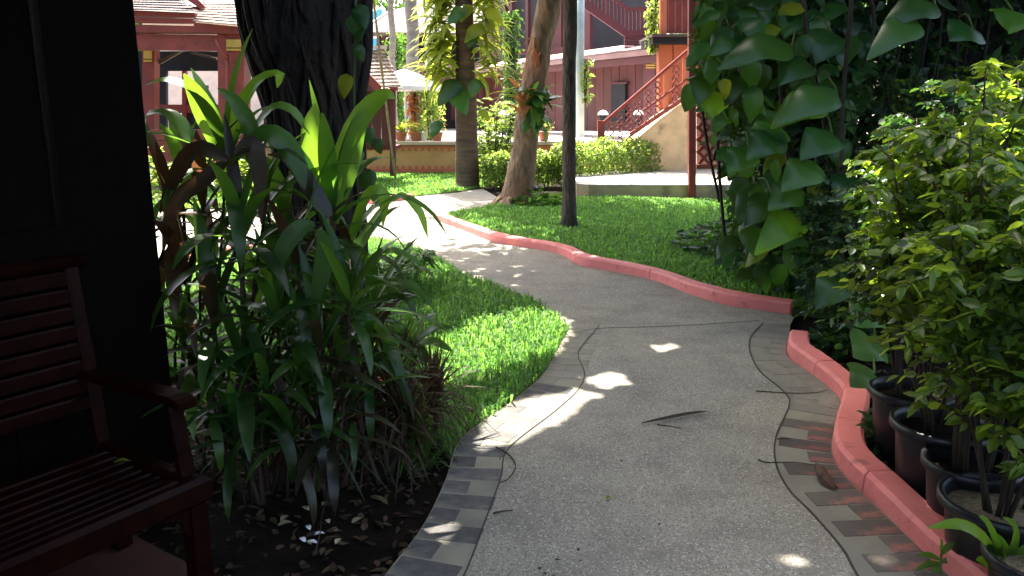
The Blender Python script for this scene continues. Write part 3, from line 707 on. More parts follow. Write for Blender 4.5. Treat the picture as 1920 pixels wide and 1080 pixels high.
for i in range(-6, 8):
    x = 1310 + i * 20
    def clip(xa, ya, xb, yb):
        t0, t1 = 0, 1
        if xb != xa:
            for lim, sg in ((1307, 1), (1419, -1)):
                ta = (lim - xa) / (xb - xa)
                if (xb - xa) * sg > 0: t0 = max(t0, ta)
                else: t1 = min(t1, ta)
        return (xa + (xb - xa) * t0, ya + (yb - ya) * t0, xa + (xb - xa) * t1, ya + (yb - ya) * t1) if t1 - t0 > .04 else None
    for s, Yd in ((1, 13.23), (-1, 13.26)):
        c = clip(x if s > 0 else x + 100, 193, x + 100 if s > 0 else x, 308)
        if c:
            b = MB(); b.bar(D(c[0], c[1], Yd), D(c[2], c[3], Yd), .05, .018, Vector((0, 1, 0))); b.build('lattice_slat', m_red, sh)
SLAB = [Vector((G(1085, 348, .25).x, 13.35, 0)), Vector((G(1105, 348, .25).x, 13.18, 0)), Vector((6.5, 13.18, 0)), Vector((6.5, 17.2, 0)), Vector((1.6, 15.9, 0)), Vector((.95, 14.6, 0))]
sheet('landing_slab', SLAB, .25, m_slab, .02)
b = MB(); b.prism([Vector((p.x, p.y, .229)) for p in SLAB], (0, 0, -.3)); tag(b.build('landing_plinth', m_plinth), kind='structure')

# ---- pale pole, low lamps
b = MB(); b.tube([D(1087, 256, 20), D(1087, 100, 20), D(1087, -60, 20)], .11, 12)
tag(b.build('pale_post', m_pale, None, True), 'tall pale green post behind the slim dark trunk', 'post')
for (x, y, Y, lb) in ((1130, 250, 20, 'short dark lamp post with white cap at the foot of the stair rail'), (945, 262, 19.6, 'short dark lamp post with white cap behind the flowering bush'),
                      (1196, 250, 20.5, 'short dark lamp post with white cap behind the fretwork pickets')):
    c = D(x, y, Y); c.z = .64; t = thing('garden_lamp', lb, 'lamp', c, 'white capped lamp posts on the terrace')
    b = MB(); b.lathe(c, [(0, 0), (.08, 0), (.06, .1), (.05, .45), (.08, .5), (.1, .62), (.1, .66)], 12); b.build('post', m_navy, t)
    b = MB(); b.lathe(c, [(.13, .66), (.13, .69), (.09, .75), (0, .78)], 12); b.build('cap', m_white, t)
c = G(684, 332); t = thing('bird_table', 'thin red post with small pale dish beside the pavilion', 'bird table', c)
c2 = D(685, 278, c.y)
b = MB(); b.tube([c, (c.x, c.y, c2.z)], .03, 8); b.build('post', m_red, t)
b = MB(); b.lathe((c2.x + .0, c.y, c2.z), [(0, 0), (.10, .01), (.125, .04), (.09, .07), (0, .08)], 14); b.build('dish', m_cope, t)
# ------------------------------------------------------------------ trees
def tree_thing(label, base, group=None, name='tree'): return thing(name, label, 'tree', base, group)
# big dark tree with clinging roots
bt = tree_thing('big dark rough trunk with clinging roots and ferns behind the cordylines', G(620, 628))
Yt = bt.location.y
cl = [(622, 640, 84), (616, 560, 70), (612, 470, 68), (606, 380, 70), (600, 290, 74), (590, 200, 84), (580, 110, 98), (572, 30, 108), (570, -60, 112), (570, -190, 104), (575, -420, 80)]
pts = [D(x, y, Yt) for x, y, w in cl]; rad = [w / 1500 * Yt for x, y, w in cl]
P = spline(pts, 44); Rr = np.interp(np.linspace(0, 1, 44), np.linspace(0, 1, len(rad)), rad)
b = MB(); b.tube(P, list(Rr), 40, wob=.10, seed=4, ridge=.05); b.build('trunk', m_bark, bt, True)
rr = random.Random(5)
for i in range(26):
    a = rr.uniform(math.pi * .95, math.pi * 2.05); k0 = rr.randint(0, 10); k1 = rr.randint(24, 43); Q = []
    for k in range(k0, k1, 3):
        aa = a + .35 * math.sin(k * .15 + i) + .05 * rr.uniform(-1, 1); ro = Rr[k] * 1.04
        Q.append(P[k] + Vector((math.cos(aa) * ro, math.sin(aa) * ro, 0)))
    b = MB(); b.tube(spline(Q, len(Q) * 2), [rr.uniform(.012, .03)] * (len(Q) * 2), 6); b.build('clinging_root', m_bark, bt, True)
for xs_ in ([(667, 330), (672, 220), (690, 90), (686, -60)], [(676, 470), (670, 330), (668, 150), (664, -60)], [(458, -60), (470, 60), (500, 140), (522, 260)], [(470, -60), (492, 110), (512, 180), (530, 300)]):
    b = MB(); q = spline([D(x, y, Yt - .15) for x, y in xs_], 14); b.tube(q, [.03 if xs_[0][0] == 667 else .02] * 14, 7); b.build('hanging_root', m_bark, bt, True)
C = crown(bt, (-1.6, 6.3, 4.9), (3.3, 3.6, 1.2), 20000, .30, .15, seed=11, clumps=240)
limbs(bt, P[-3], C, 10, .12, m_bark, 3)
# slim straight tree
st = tree_thing('slim straight dark trunk rising from the lawn', G(1067, 428, .02))
P = [D(1067 + (y < 100) * 2, y, st.location.y) for y in np.linspace(434, -420, 30)]
Rr = [(.098 if i < 2 else .088 - .0006 * i) for i in range(30)]; Rr[0] = .125
b = MB(); b.tube(P, Rr, 16, wob=.035, seed=9); b.build('trunk', m_barks, st, True)
C = crown(st, (.2, 10.0, 5.0), (2.4, 2.6, 1.0), 9000, .28, .13, seed=12, clumps=110); limbs(st, P[-2], C, 7, .06, m_barks, 4)
# leaning tree with epiphytes
lt = tree_thing('leaning tan trunk with dead brown ferns growing on it', G(965, 385))
cl = [(962, 392, 40), (968, 372, 31), (976, 330, 25), (984, 280, 24), (990, 230, 24), (998, 180, 22), (1008, 120, 21), (1018, 60, 20), (1030, 0, 22), (1040, -60, 21), (1080, -330, 15)]
Yl = lt.location.y; pts = [D(x, y, Yl) for x, y, w in cl]; rad = [w / 1500 * Yl for x, y, w in cl]
P = spline(pts, 40); Rr = np.interp(np.linspace(0, 1, 40), np.linspace(0, 1, len(rad)), rad)
b = MB(); b.tube(P, list(Rr), 26, wob=.11, seed=2); b.build('trunk', m_barkt, lt, True)
C = crown(lt, (1.6, 12.6, 5.4), (2.6, 2.2, 1.1), 8000, .28, .13, seed=13, clumps=100); limbs(lt, P[-3], C, 7, .1, m_barkt, 5)
C2 = None
for i in range(7):
    a = i * .9; b = MB(); c = pts[0]; d = Vector((math.cos(a), math.sin(a), 0))
    b.tube(spline([c + d * .2 + Vector((0, 0, .18)), c + d * .36 + Vector((0, 0, .05)), c + d * .55 + Vector((0, 0, -.01))], 7), [.06, .055, .05, .042, .034, .026, .02], 7); b.build('root', m_barkt, lt, True)
# trunk clad in bright ferns
ft = tree_thing('upright trunk clad in bright yellow green hanging ferns', G(876, 350))
Yf = ft.location.y
cl = [(876, 352, 24), (876, 330, 22), (875, 260, 20), (874, 180, 19), (872, 90, 17), (870, 0, 16), (868, -80, 15), (866, -300, 12)]
P = spline([D(x, y, Yf) for x, y, w in cl], 30); Rr = np.interp(np.linspace(0, 1, 30), np.linspace(0, 1, len(cl)), [w / 1500 * Yf for x, y, w in cl])
b = MB(); b.tube(P, list(Rr), 18, wob=.06, seed=6); b.build('trunk', m_barkp, ft, True)
C = crown(ft, (-.9, 15.5, 6.6), (1.8, 1.8, .9), 1500, .5, .12, seed=14, clumps=40, cull=False); limbs(ft, P[-2], C, 6, .08, m_barkp, 6)
# leaf prototypes, one unit long along +Y
def proto(name, w, bend, m, prof=LANCE, fold=.25, wave=0., rows=9, curl=0.0):
    L = []; p = Vector((0, 0, 0)); n = 12
    for i in range(n + 1):
        L.append(p.copy()); t = bend * (i / n) ** 1.2; p = p + Vector((0, math.cos(t), -math.sin(t))) / n
    b = MB(); b.leaf(L, w, Vector((0, 0, 1)), fold, prof, rows, wave, curl)
    return npmesh(name, np.array([tuple(v) for v in b.v]), b.f, m, True)
def orient(o, pos, d, up, s, parent):
    d = Vector(d).normalized(); x = d.cross(Vector(up))
    if x.length < .02: x = d.cross(Vector((1, .2, 0)))
    x.normalize(); z = x.cross(d)
    m = Matrix((x, d, z)).transposed().to_4x4(); m.translation = Vector(pos) - root_of(parent).location
    if not hasattr(s, '__len__'): s = (s, s, s)
    o.matrix_basis = m @ Matrix.Diagonal((*s, 1))
    return o
PR = lambda nm, m, w, prof=LANCE, bends=(.4, .9, 1.4, 1.9), **k: [proto(nm, w, bnd, m, prof, **k) for bnd in bends]
p_frond = PR('frond', m_fern, .16, STRAP, (.8, 1.3, 1.8), rows=6)
p_cord, p_cordb, p_cordr = PR('leaf', m_cord, .145), PR('leaf', m_cordb, .15, bends=(.2, .5, 1.0, 1.4)), PR('leaf', m_cordr, .125)
p_poth = PR('leaf', m_poth, .66, HEART, (.3, .8, 1.3), wave=.04, curl=.45, fold=.35, rows=11); p_pothy = PR('leaf', m_pothy, .62, HEART, (.3, .7), wave=.04, curl=.45, fold=.35, rows=11)
p_dead = PR('dead_frond', m_dead, .2, LANCE, (.3, .9, 1.5), rows=6)
r3 = random.Random(21)
for i in range(298):
    y = r3.uniform(-40, 150); s = r3.choice((-1, -1, 1)); x = 872 + s * r3.uniform(14, 50) * (1 if s < 0 else .8)
    pos = D(x, y, Yf + r3.uniform(-.3, .2)); d = Vector((s * r3.uniform(.2, 1), r3.uniform(-.9, .4), r3.uniform(-.5, .7)))
    orient(link('frond', r3.choice(p_frond), ft), pos, d, (0, 0, 1), (r3.uniform(.6, .95), r3.uniform(.5, .8), .6), ft)
for x, y, s, yl in ((873, 12, .5, 0), (915, 15, .45, 1), (905, 45, .5, 1), (862, 150, .65, 0), (850, 165, .6, 0), (900, 150, .45, 0), (890, 60, .35, 0), (925, 42, .3, 1), (822, 225, .4, 0), (900, 205, .3, 1), (880, 8, .4, 1)):
    orient(link('leaf', r3.choice(p_pothy if yl else p_poth), ft), D(x, y, Yf - .35), (r3.uniform(-.8, .8), -.5, -.55), (0, -.6, .6), s, ft)
# epiphytes on the leaning tree
for i in range(14):
    x, y = r3.choice(((985, 215), (982, 190), (1005, 70), (1008, 95))); pos = D(x + r3.uniform(-8, 8), y + r3.uniform(-14, 14), Yl - .2)
    orient(link('dead_frond', r3.choice(p_dead), lt), pos, (r3.uniform(-.6, .3), -.4, r3.uniform(.2, 1) if y > 120 else r3.uniform(-1, .2)), (0, 0, 1), r3.uniform(.35, .55) if y > 120 else r3.uniform(.2, .3), lt)
for i in range(16):
    pos = D(1002 + r3.uniform(-14, 14), 180 + r3.uniform(-25, 45), Yl - .2)
    orient(link('leaf', r3.choice(p_poth), lt), pos, (r3.uniform(-.3, 1), -.5, r3.uniform(-.9, .4)), (0, -.3, 1), r3.uniform(.25, .5), lt)
p_green = PR('frond', m_ferng, .2, LANCE, (.7, 1.2, 1.7), rows=6)
for i in range(26):
    orient(link('frond', r3.choice(p_green), lt), D(1000 + r3.uniform(-14, 18), 185 + r3.uniform(-20, 50), Yl - .18), (r3.uniform(-.5, 1), -.5, r3.uniform(-.5, .8)), (0, 0, 1), r3.uniform(.3, .55), lt)
for i in range(5):
    orient(link('frond', r3.choice(p_frond), lt), D(978, 165 + i * 6, Yl - .1), (-1, -.3, .1 + .1 * i), (0, 0, 1), (.5, .55, .5), lt)
# grey palms on the terrace
for x, w, Y, lb in ((741, 5.5, 22, 'thin grey palm trunk on the terrace beside the grey roof'), (778, 11, 21, 'stout grey palm trunk rising behind the parasol')):
    c = D(x, 250, Y); c.z = .64; t = thing('palm_tree', lb, 'palm', c)
    P = [Vector((c.x + .02 * math.sin(i), c.y, .64 + i * .19)) for i in range(30)]
    b = MB(); b.tube(P, [w / 1500 * Y * (1 + .05 * (i % 2)) * (1.15 if i < 2 else 1) for i in range(30)], 12); b.build('trunk', m_barkg, t, True)
    pf_ = proto('palm_frond', .22, 1.3, m_ferng, STRAP)
    for k in range(14):
        a = k * 2.4; orient(link('palm_frond', pf_, t), P[-1], (math.cos(a), math.sin(a), .6 + .3 * (k % 3)), (0, 0, 1), 1.8, t)
# a thin pale trunk behind the cordylines
t = tree_thing('thin pale trunk of a young tree on the sunlit lawn behind the cordylines', G(507, 372))
b = MB(); b.tube([D(507, 374, t.location.y), D(508, 250, t.location.y), D(500, 60, t.location.y), D(505, -160, t.location.y)], [.07, .06, .05, .04], 10); b.build('trunk', m_barkt, t, True)
crown(t, (t.location.x, t.location.y, 5.2), (.7, .7, .6), 260, .25, .12, seed=31, clumps=16, cull=False)
# backdrop trees behind the houses
for i, (x, y, z, rx, lb) in enumerate(((-19, 52, 6, 7, 'tall broad tree far behind the pale house'), (13, 42, 6, 7, 'tall broad tree far behind the maroon house'), (-6, 62, 6, 8, 'tall broad tree far behind the blue building'), (16, 26, 5, 5, 'broad tree behind the orange stair house'), (-16, 30, 5, 5, 'broad tree beside the pale house'))):
    t = tree_thing(lb, Vector((x, y, .64 if y > 20 else 0)))
    b = MB(); b.tube([(x, y, .6), (x + .2, y, 3), (x, y, z)], [.4, .3, .2], 10); b.build('trunk', m_bark, t, True)
    r = np.random.default_rng(40 + i); n = 5000; C = np.array([x, y, z]) + rand_dirs(60, r) * r.uniform(.3, 1, (60, 1)) * np.array([rx, 3, 4.])
    Pn = C[r.integers(0, 60, n)] + r.normal(size=(n, 3)) * .8; Pn = Pn[Pn[:, 2] > .8]; n = len(Pn)
    leaves('crown', Pn, rand_dirs(n, r), rand_dirs(n, r), .5, .28, m_crown, t)

# ------------------------------------------------------------------ shrubs with stems and small leaves
def shrub_parts(t, base, h, rad, nst, ntw, nlf, L, Wd, m, seed, stem_m=m_stem, zlow=.12, lean=(0, 0), sr=.007, droop=.25):
    """stems that fork into twigs, leaves set along the twigs"""
    r = np.random.default_rng(seed); base = Vector(base); mb = MB(); P = []; Dd = []
    for s in range(nst):
        a = r.uniform(0, 6.28); k = r.uniform(.15, 1) ** .7; top = base + Vector((math.cos(a) * rad * k + lean[0], math.sin(a) * rad * k + lean[1], h * r.uniform(.78, 1.05) * (1.06 - .25 * k)))
        b0 = base + Vector((math.cos(a) * .06, math.sin(a) * .06, 0)); mid = b0.lerp(top, .5) + Vector((r.normal() * .05, r.normal() * .05, .05))
        S = spline([b0, mid, top], 10); mb.tube(S, [sr * (1.1 - .1 * i) + .0015 for i in range(10)], 5)
        for w in range(ntw):
            u = zlow + (1 - zlow) * (w + r.uniform(0, 1)) / ntw; p = S[min(9, int(u * 9))].lerp(S[min(9, int(u * 9) + 1)], u * 9 - int(u * 9))
            a2 = r.uniform(0, 6.28); ln = rad * r.uniform(.35, .8) * (1.15 - .6 * u)
            d = Vector((math.cos(a2), math.sin(a2), r.uniform(.1, .8))).normalized(); e = p + d * ln - Vector((0, 0, droop * ln * .4))
            T = spline([p, p + d * ln * .5 + Vector((0, 0, .02)), e], 5); mb.tube(T, [sr * .4, sr * .33, sr * .26, sr * .2, sr * .12], 4, False)
            for q in range(nlf):
                v = (q + 1) / nlf; k4 = min(3, int(v * 4)); c = T[k4].lerp(T[k4 + 1], min(1, v * 4 - k4)); sd = 1 if q % 2 else -1
                side = d.cross(Vector((0, 0, 1))).normalized() * sd
                P.append(tuple(c)); Dd.append(tuple(side * .8 + d * .5 + Vector((r.normal() * .3, r.normal() * .3, -droop + r.normal() * .25))))
    n = len(P); P = np.array(P); nn = r.normal(size=(n, 3)) * .6; nn[:, 2] += 1
    mb.build('stem', stem_m, t, True)
    o = leaves('foliage', P, np.array(Dd), nn, L * r.uniform(.6, 1.25, n), Wd * r.uniform(.65, 1.2, n), m, t); o['kind'] = 'stuff'
    return n
# potted shrubs along the kerb
pots = [(1692, 728, .30, .17, 1.35, 'black pot half hidden by the dark leaves, next to the kerb bend', 3.9),
        (1752, 790, .31, .185, 1.45, 'tall black tub with ribbed rim holding a light green shrub', 0),
        (1806, 862, .27, .16, 1.35, 'smaller black pot squeezed between two larger tubs', 0),
        (1868, 935, .26, .19, 1.3, 'wide black pot with pale bark chips and a two stemmed shrub', 0),
        (1945, 1040, .22, .16, .95, 'low black pot of bark chips beside the strap leaved plant', 0),
        (1905, 742, .31, .18, 1.5, 'black tub in the second row, behind the wide pot', 0),
        (1845, 690, .31, .18, 1.55, 'black tub in the second row, behind the tall tub', 0)]
for i, (x, y, hz, rd, hh, lb, _) in enumerate(pots):
    c = G(x + 20, y, hz); c.z = -.03; t = thing('potted_shrub', lb, 'potted plant', c, 'shrubs in black pots along the kerb')
    hz += .03
    b = MB(); b.lathe(c, [(0, 0), (rd * .74, 0), (rd * .78, .01), (rd * .93, hz - .04), (rd * .93, hz - .035)], 32); pot = b.build('pot', m_pot, t, True)
    b = MB(); b.lathe(c, [(rd * .93, hz - .04), (rd * 1.03, hz - .038), (rd * 1.06, hz - .03), (rd * 1.06, hz - .005), (rd * 1.02, hz), (rd * .95, hz - .004), (rd * .92, hz - .03), (rd * .9, hz - .09)], 32); b.build('rim', m_pot, pot, True)
    b = MB(); b.lathe(c, [(rd * .915, hz - .05), (rd * .5, hz - .04), (0, hz - .035)], 24); b.build('soil', m_chip if i in (3, 4) else m_soil, t)
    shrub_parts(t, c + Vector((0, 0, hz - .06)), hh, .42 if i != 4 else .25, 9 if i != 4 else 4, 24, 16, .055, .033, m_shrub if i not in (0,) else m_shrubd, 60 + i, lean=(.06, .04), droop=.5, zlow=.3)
# free standing shrubs behind the pots
for i, (x, y, hh, rd, m, lb) in enumerate(((1610, 640, 1.25, .5, m_shrubd, 'shaded green small leaved shrub beside the kerb gap'), (1660, 590, 1.95, .6, m_shrubd, 'tall shaded green shrub between the vine clad tree and the pots'),
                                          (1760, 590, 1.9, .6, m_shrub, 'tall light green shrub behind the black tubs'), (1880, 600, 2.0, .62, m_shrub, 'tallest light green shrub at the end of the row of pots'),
                                          (1560, 520, 1.1, .45, m_shrubd, 'low shaded shrub at the foot of the vine clad tree'), (1990, 640, 1.9, .6, m_shrub, 'light green shrub with arching tips beside the tallest shrub'), (1665, 510, 2.4, .8, m_shrubd, 'tallest shaded shrub under the massive dark trunk'))):
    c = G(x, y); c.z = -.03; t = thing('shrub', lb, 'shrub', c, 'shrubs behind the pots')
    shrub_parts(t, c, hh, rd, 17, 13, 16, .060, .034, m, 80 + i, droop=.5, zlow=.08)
# hedges and sunlit bushes far off
def hedge(label, a, bq, h, dep, n, seed, z0=0.0, L=.075):
    a = Vector(a); bq = Vector(bq); t = thing('hedge', label, 'hedge', (a + bq) / 2); r = np.random.default_rng(seed); mb = MB()
    ax = (bq - a); Ln = ax.length; ax.normalize(); nx = Vector((-ax.y, ax.x, 0))
    u = r.uniform(0, 1, n); v = r.uniform(-1, 1, n); zz = r.uniform(.0, 1, n) ** .62
    bump = 1 + .07 * np.sin(u * Ln * 7) + .05 * np.sin(u * Ln * 17 + 1)
    end = np.minimum(1, np.minimum(u, 1 - u) * Ln * 5) ** .5
    sh = np.sqrt(np.clip(1 - (zz - .55) ** 2 * 1.9, .1, 1)) * (.55 + .45 * end)
    P = np.array(a) + np.outer(u * Ln, np.array(ax)) + np.outer(v * dep / 2 * sh, np.array(nx)); P[:, 2] = z0 + zz * h * bump * (.8 + .2 * end) * (1 - .12 * v ** 2)
    k = (np.abs(v) > .45) | (zz > .8); P = P[k]; n = len(P)
    d = rand_dirs(n, r); d[:, 2] += .3; nn = r.normal(size=(n, 3)) * .7; nn[:, 2] += .8; nn[:, 1] -= .4
    o = leaves('foliage', P, d, nn, L * r.uniform(.6, 1.3, n), L * .55 * r.uniform(.7, 1.2, n), m_hedge, t); o['kind'] = 'stuff'
    for i in range(int(Ln * 9)):
        p = a + ax * r.uniform(0, Ln) + nx * r.uniform(-.3, .3) * dep; e = p + Vector((r.normal() * .1, r.normal() * .1, h * .8)); mb.tube([Vector((p.x, p.y, z0 - .02)), p.lerp(e, .5) + Vector((0, 0, z0)), e + Vector((0, 0, z0))], [.012, .009, .005], 5)
    mb.build('stem', m_stem, t)
hedge('clipped long hedge along the landing slab below the stair', (.85, 15.0, 0), (3.85, 17.2, 0), .82, .9, 15000, 101, .02)
hedge('clipped short hedge between the fern clad trunk and the leaning trunk', G(905, 352), (1.0, 15.6, 0), .62, .7, 8000, 102, 0.0)
for i, (x, y, Yd, h, rd, m, nst, lb) in enumerate(((930, 340, 16.4, 1.75, .6, m_hedge, 16, 'loose flowering bush in full sun behind the short hedge'), (900, 345, 17.2, 1.0, .45, m_hedge, 8, 'small sunlit bush beside the fern clad trunk'),
                                                  (330, 420, 11.5, .9, .5, m_hedge, 8, 'low sunlit bush beyond the left kerb'), (430, 400, 12.5, .8, .5, m_shrub, 8, 'low yellow green bush in front of the red parapet'), (250, 430, 11, 1.1, .6, m_hedge, 8, 'dense sunlit bush by the red house post'))):
    c = D(x, y, Yd); c.z = 0; t = thing('bush', lb, 'bush', c)
    shrub_parts(t, c, h, rd, nst, 10, 12, .09, .055, m, 110 + i, droop=.1, sr=.012)
# vines hanging over far posts
def creeper(label, top, z1, w, n, m, seed, L=.1):
    top = Vector(top); t = thing('creeper', label, 'vine', Vector((top.x, top.y, z1))); r = np.random.default_rng(seed)
    mb = MB()
    for i in range(4):
        o = Vector((r.normal() * w * .3, r.normal() * w * .3, 0)); mb.tube([top + o, Vector((top.x, top.y, z1)) + o * .6], .012, 5)
    mb.build('stem', m_stem, t)
    u = r.uniform(0, 1, n); P = np.stack([top.x + r.normal(size=n) * w * .5 * (1.1 - .4 * u), top.y + r.normal(size=n) * w * .4, top.z + (z1 - top.z) * u], 1)
    d = rand_dirs(n, r); d[:, 2] -= .8; nn = r.normal(size=(n, 3)); nn[:, 1] -= .8
    o = leaves('foliage', P, d, nn, L * r.uniform(.6, 1.3, n), L * .5, m, t); o['kind'] = 'stuff'
creeper('green creeper column hanging before the dark upper floor', D(958, 20, 24), .64, .24, 1500, m_crown, 121, .14)
creeper('pale sunlit creeper climbing the pale green post', D(1101, 110, 19.8), 1.6, .14, 130, m_hedge, 122, .12)
creeper('trailing vine over the corner of the upper deck', D(1226, 0, 17.3), 2.6, .14, 450, m_hedge, 123, .09)
creeper('pale green creeper around the stout palm trunk', D(806, 150, 20.8), .66, .3, 900, m_hedge, 124, .12)
creeper('dark small leaved creeper by the grey roofed house', D(745, 60, 26), .64, .35, 1200, m_ferng, 125, .13)
# pots on the terrace wall
for i, (x, y, kind, lb) in enumerate(((752, 262, 'trail', 'terracotta pot with pale trailing grass on the terrace wall'), (780, 262, 'none', 'small terracotta bowl on the terrace wall'),
                                      (820, 262, 'flower', 'terracotta pot of pink flowers on the terrace wall'), (795, 262, 'white', 'small white pot between terracotta pots on the terrace wall'), (1020, 262, 'flower', 'terracotta pot of pink flowers beside the leaning trunk'))):
    c = D(x, y, 18.75); c.z = .73; t = thing('potted_plant', lb, 'potted plant', c, 'pots on the terrace wall'); k = .6 if kind == 'white' else 1
    b = MB(); b.lathe(c, [(0, 0), (.09 * k, 0), (.13 * k, .16), (.15 * k, .17), (.15 * k, .2), (.12 * k, .2), (.11 * k, .17), (0, .17)], 16); b.build('pot', m_white if kind == 'white' else m_terra, t)
    if kind == 'trail':
        for q in range(46):
            a = r3.uniform(0, 6.28); orient(link('frond', p_frond[2], t), c + Vector((0, 0, .18)), (math.cos(a) * .8, math.sin(a) * .8 - .2, r3.uniform(.7, 1.6)), (0, 0, 1), (.2, r3.uniform(.5, .75), .6), t)
    elif kind == 'flower':
        shrub_parts(t, c + Vector((0, 0, .16)), .25, .16, 6, 4, 6, .07, .05, m_hedge, 130 + i, sr=.005)
        r = np.random.default_rng(140 + i); n = 60; Pn = np.array(c) + np.array([0, 0, .34]) + r.normal(size=(n, 3)) * np.array([.09, .07, .05])
        o = leaves('petals', Pn, rand_dirs(n, r), rand_dirs(n, r), .06, .05, m_pink, t); o['kind'] = 'stuff'
    elif kind == 'none':
        shrub_parts(t, c + Vector((0, 0, .16)), .2, .1, 4, 3, 5, .07, .04, m_hedge, 150, sr=.004)
    else: shrub_parts(t, c + Vector((0, 0, .11)), .15, .08, 4, 3, 5, .06, .03, m_hedge, 151, sr=.004)
# orange leaved creeper near the palm
creeper('orange tinged fern clump on the stout palm trunk', D(773, 172, 20.7), D(773, 245, 20.7).z, .1, 160, m_dead, 126, .16)
# ------------------------------------------------------------------ vine clad tree on the right
vt = tree_thing('tree hidden under huge glossy heart shaped vine leaves on the right lawn', G(1425, 478))
Yv = vt.location.y
b = MB(); P = spline([D(1425, 490, Yv), D(1430, 380, Yv), D(1455, 200, Yv), D(1470, 0, Yv), D(1480, -150, Yv), D(1490, -300, Yv)], 30)
b.tube(P, [.24 - .002 * i for i in range(30)], 18, wob=.1, seed=8); b.build('trunk', m_bark, vt, True)
C = crown(vt, (2.1, 7.6, 4.5), (2.5, 3.0, 1.0), 14000, .3, .15, seed=15, clumps=150, zmin=3.1); limbs(vt, P[-2], C, 8, .1, m_bark, 7)
rv = random.Random(77)
vines = []
for i, (x, y0, Y) in enumerate(((1335, 380, 7.6), (1370, 440, 7.0), (1480, 560, 6.2), (1530, 600, 5.9), (1400, 470, 7.4), (1580, 640, 5.4), (1620, 560, 6.2), (1450, 520, 6.8), (1340, 300, 7.9), (1500, 500, 6.6))):
    q = [D(x + rv.uniform(-25, 25), y, Y + rv.uniform(-.15, .15)) for y in (y0, y0 * .65, y0 * .35, 40, -90)]
    q[0].z = min(q[0].z, 0.0) if i not in (0, 8) else q[0].z
    b = MB(); s = spline(q, 16); b.tube(s, .014, 6); b.build('vine_stem', m_stem, vt, True)
# hero leaves: px of the joint with the stalk, px of the tip, distance, length factor comes from the pixels, roll
hl = [((1485, 85), (1345, 130), 5.6, .34, 0), ((1330, 100), (1320, 5), 6.2, .3, 0), ((1395, 70), (1330, 105), 6.0, .34, 0), ((1390, 0), (1440, 20), 6, .5, 0), ((1490, 20), (1470, 70), 6.2, .5, 0),
      ((1720, 40), (1625, 112), 5.0, .26, 0), ((1755, 8), (1650, 55), 5.1, .26, 0), ((1510, 110), (1460, 160), 5.7, .4, 0), ((1570, 170), (1455, 235), 5.4, .34, 0), ((1540, 190), (1445, 240), 5.5, .4, 1),
      ((1465, 240), (1405, 275), 5.6, .42, 0), ((1460, 250), (1400, 300), 5.5, .5, 0), ((1405, 280), (1365, 325), 5.7, .45, 0), ((1530, 305), (1465, 360), 5.3, .5, 0), ((1450, 370), (1395, 425), 5.6, .36, 0),
      ((1500, 400), (1415, 478), 5.4, .32, 1), ((1500, 350), (1440, 395), 5.4, .4, 0), ((1580, 510), (1530, 580), 5.0, .75, 0), ((1640, 575), (1600, 610), 4.6, .8, 0), ((1640, 640), (1600, 670), 4.4, .8, 0),
      ((1600, 330), (1570, 395), 5.3, .7, 0), ((1640, 700), (1600, 740), 4.1, .6, 0), ((1320, 140), (1310, 200), 6.2, .4, 0), ((1345, 60), (1300, 120), 6.3, .35, 0), ((1430, 40), (1420, 90), 5.9, .5, 2),
      ((1560, 250), (1500, 300), 5.3, .5, 0), ((1340, 170), (1330, 225), 6.3, .5, 1), ((1825, 55), (1780, 75), 5.2, .5, 0), ((1900, 20), (1890, 62), 5, .55, 1), ((1560, 60), (1530, 120), 5.6, .6, 0)]
m_pothb = mat('leaf_pothos_light', (.05, .15, .02), (.06, .17, .02), .36, 5, 0, 1, .5, .5, (.26, .52, .03), rnd=.25)
def big_leaf(parent, a, bq, w, m, sag=.12, out=.15):
    a = Vector(a); bq = Vector(bq); L = (bq - a).length
    mid = a.lerp(bq, .5) + Vector((0, -out * L, sag * L))
    b = MB(); b.leaf([a, mid, bq], w, Vector((0, -.75, .65)), rv.uniform(.2, .45), HEART, 11, .04, .5); o = b.build('leaf', m, parent, True)
    return o
def petiole(parent, a, b_, m=m_stemg):
    a = Vector(a); b_ = Vector(b_); mb = MB(); mb.tube(spline([b_, a.lerp(b_, .5) + Vector((0, 0, .06)), a], 6), .007, 5, False); mb.build('leaf_stalk', m, parent, True)
for a, t, Y, wf, k in hl:
    A = D(*a, Y); T = D(*t, Y - .22); L = (T - A).length
    big_leaf(vt, A, T, max(.13, min(.27, L * 1.0 * wf * 1.7)), (m_poth, m_pothb, m_pothy)[k]); petiole(vt, A, A + Vector((rv.uniform(-.05, .15), .35, .1)))
reg = [(1310, -20), (1420, -20), (1600, -20), (1660, 60), (1600, 200), (1560, 300), (1560, 480), (1520, 590), (1440, 560), (1375, 470), (1365, 400), (1385, 320), (1360, 220), (1305, 170)]
cnt = 0
while cnt < 292:
    x, y = rv.uniform(1300, 1660), rv.uniform(-20, 590)
    if not inpoly(np.array([x]), np.array([y]), reg)[0]: continue
    Y = rv.uniform(5.7, 7.6) if y < 480 else rv.uniform(6.0, 6.6); p = D(x, y, Y); p.z = max(p.z, .25); d = Vector((rv.uniform(-1, .5), rv.uniform(-.9, .1), rv.uniform(-1, -.1)))
    mm = rv.choice(p_poth) if rv.random() < .93 else rv.choice(p_pothy)
    orient(link('leaf', mm, vt), p, d, (rv.uniform(-.3, .3), -.5, .9), rv.uniform(.14, .3), vt); cnt += 1
r = np.random.default_rng(301); n = 10000
px = r.uniform(1300, 1640, n); py = r.uniform(-40, 590, n); k = inpoly(px, py, reg); px, py = px[k], py[k]
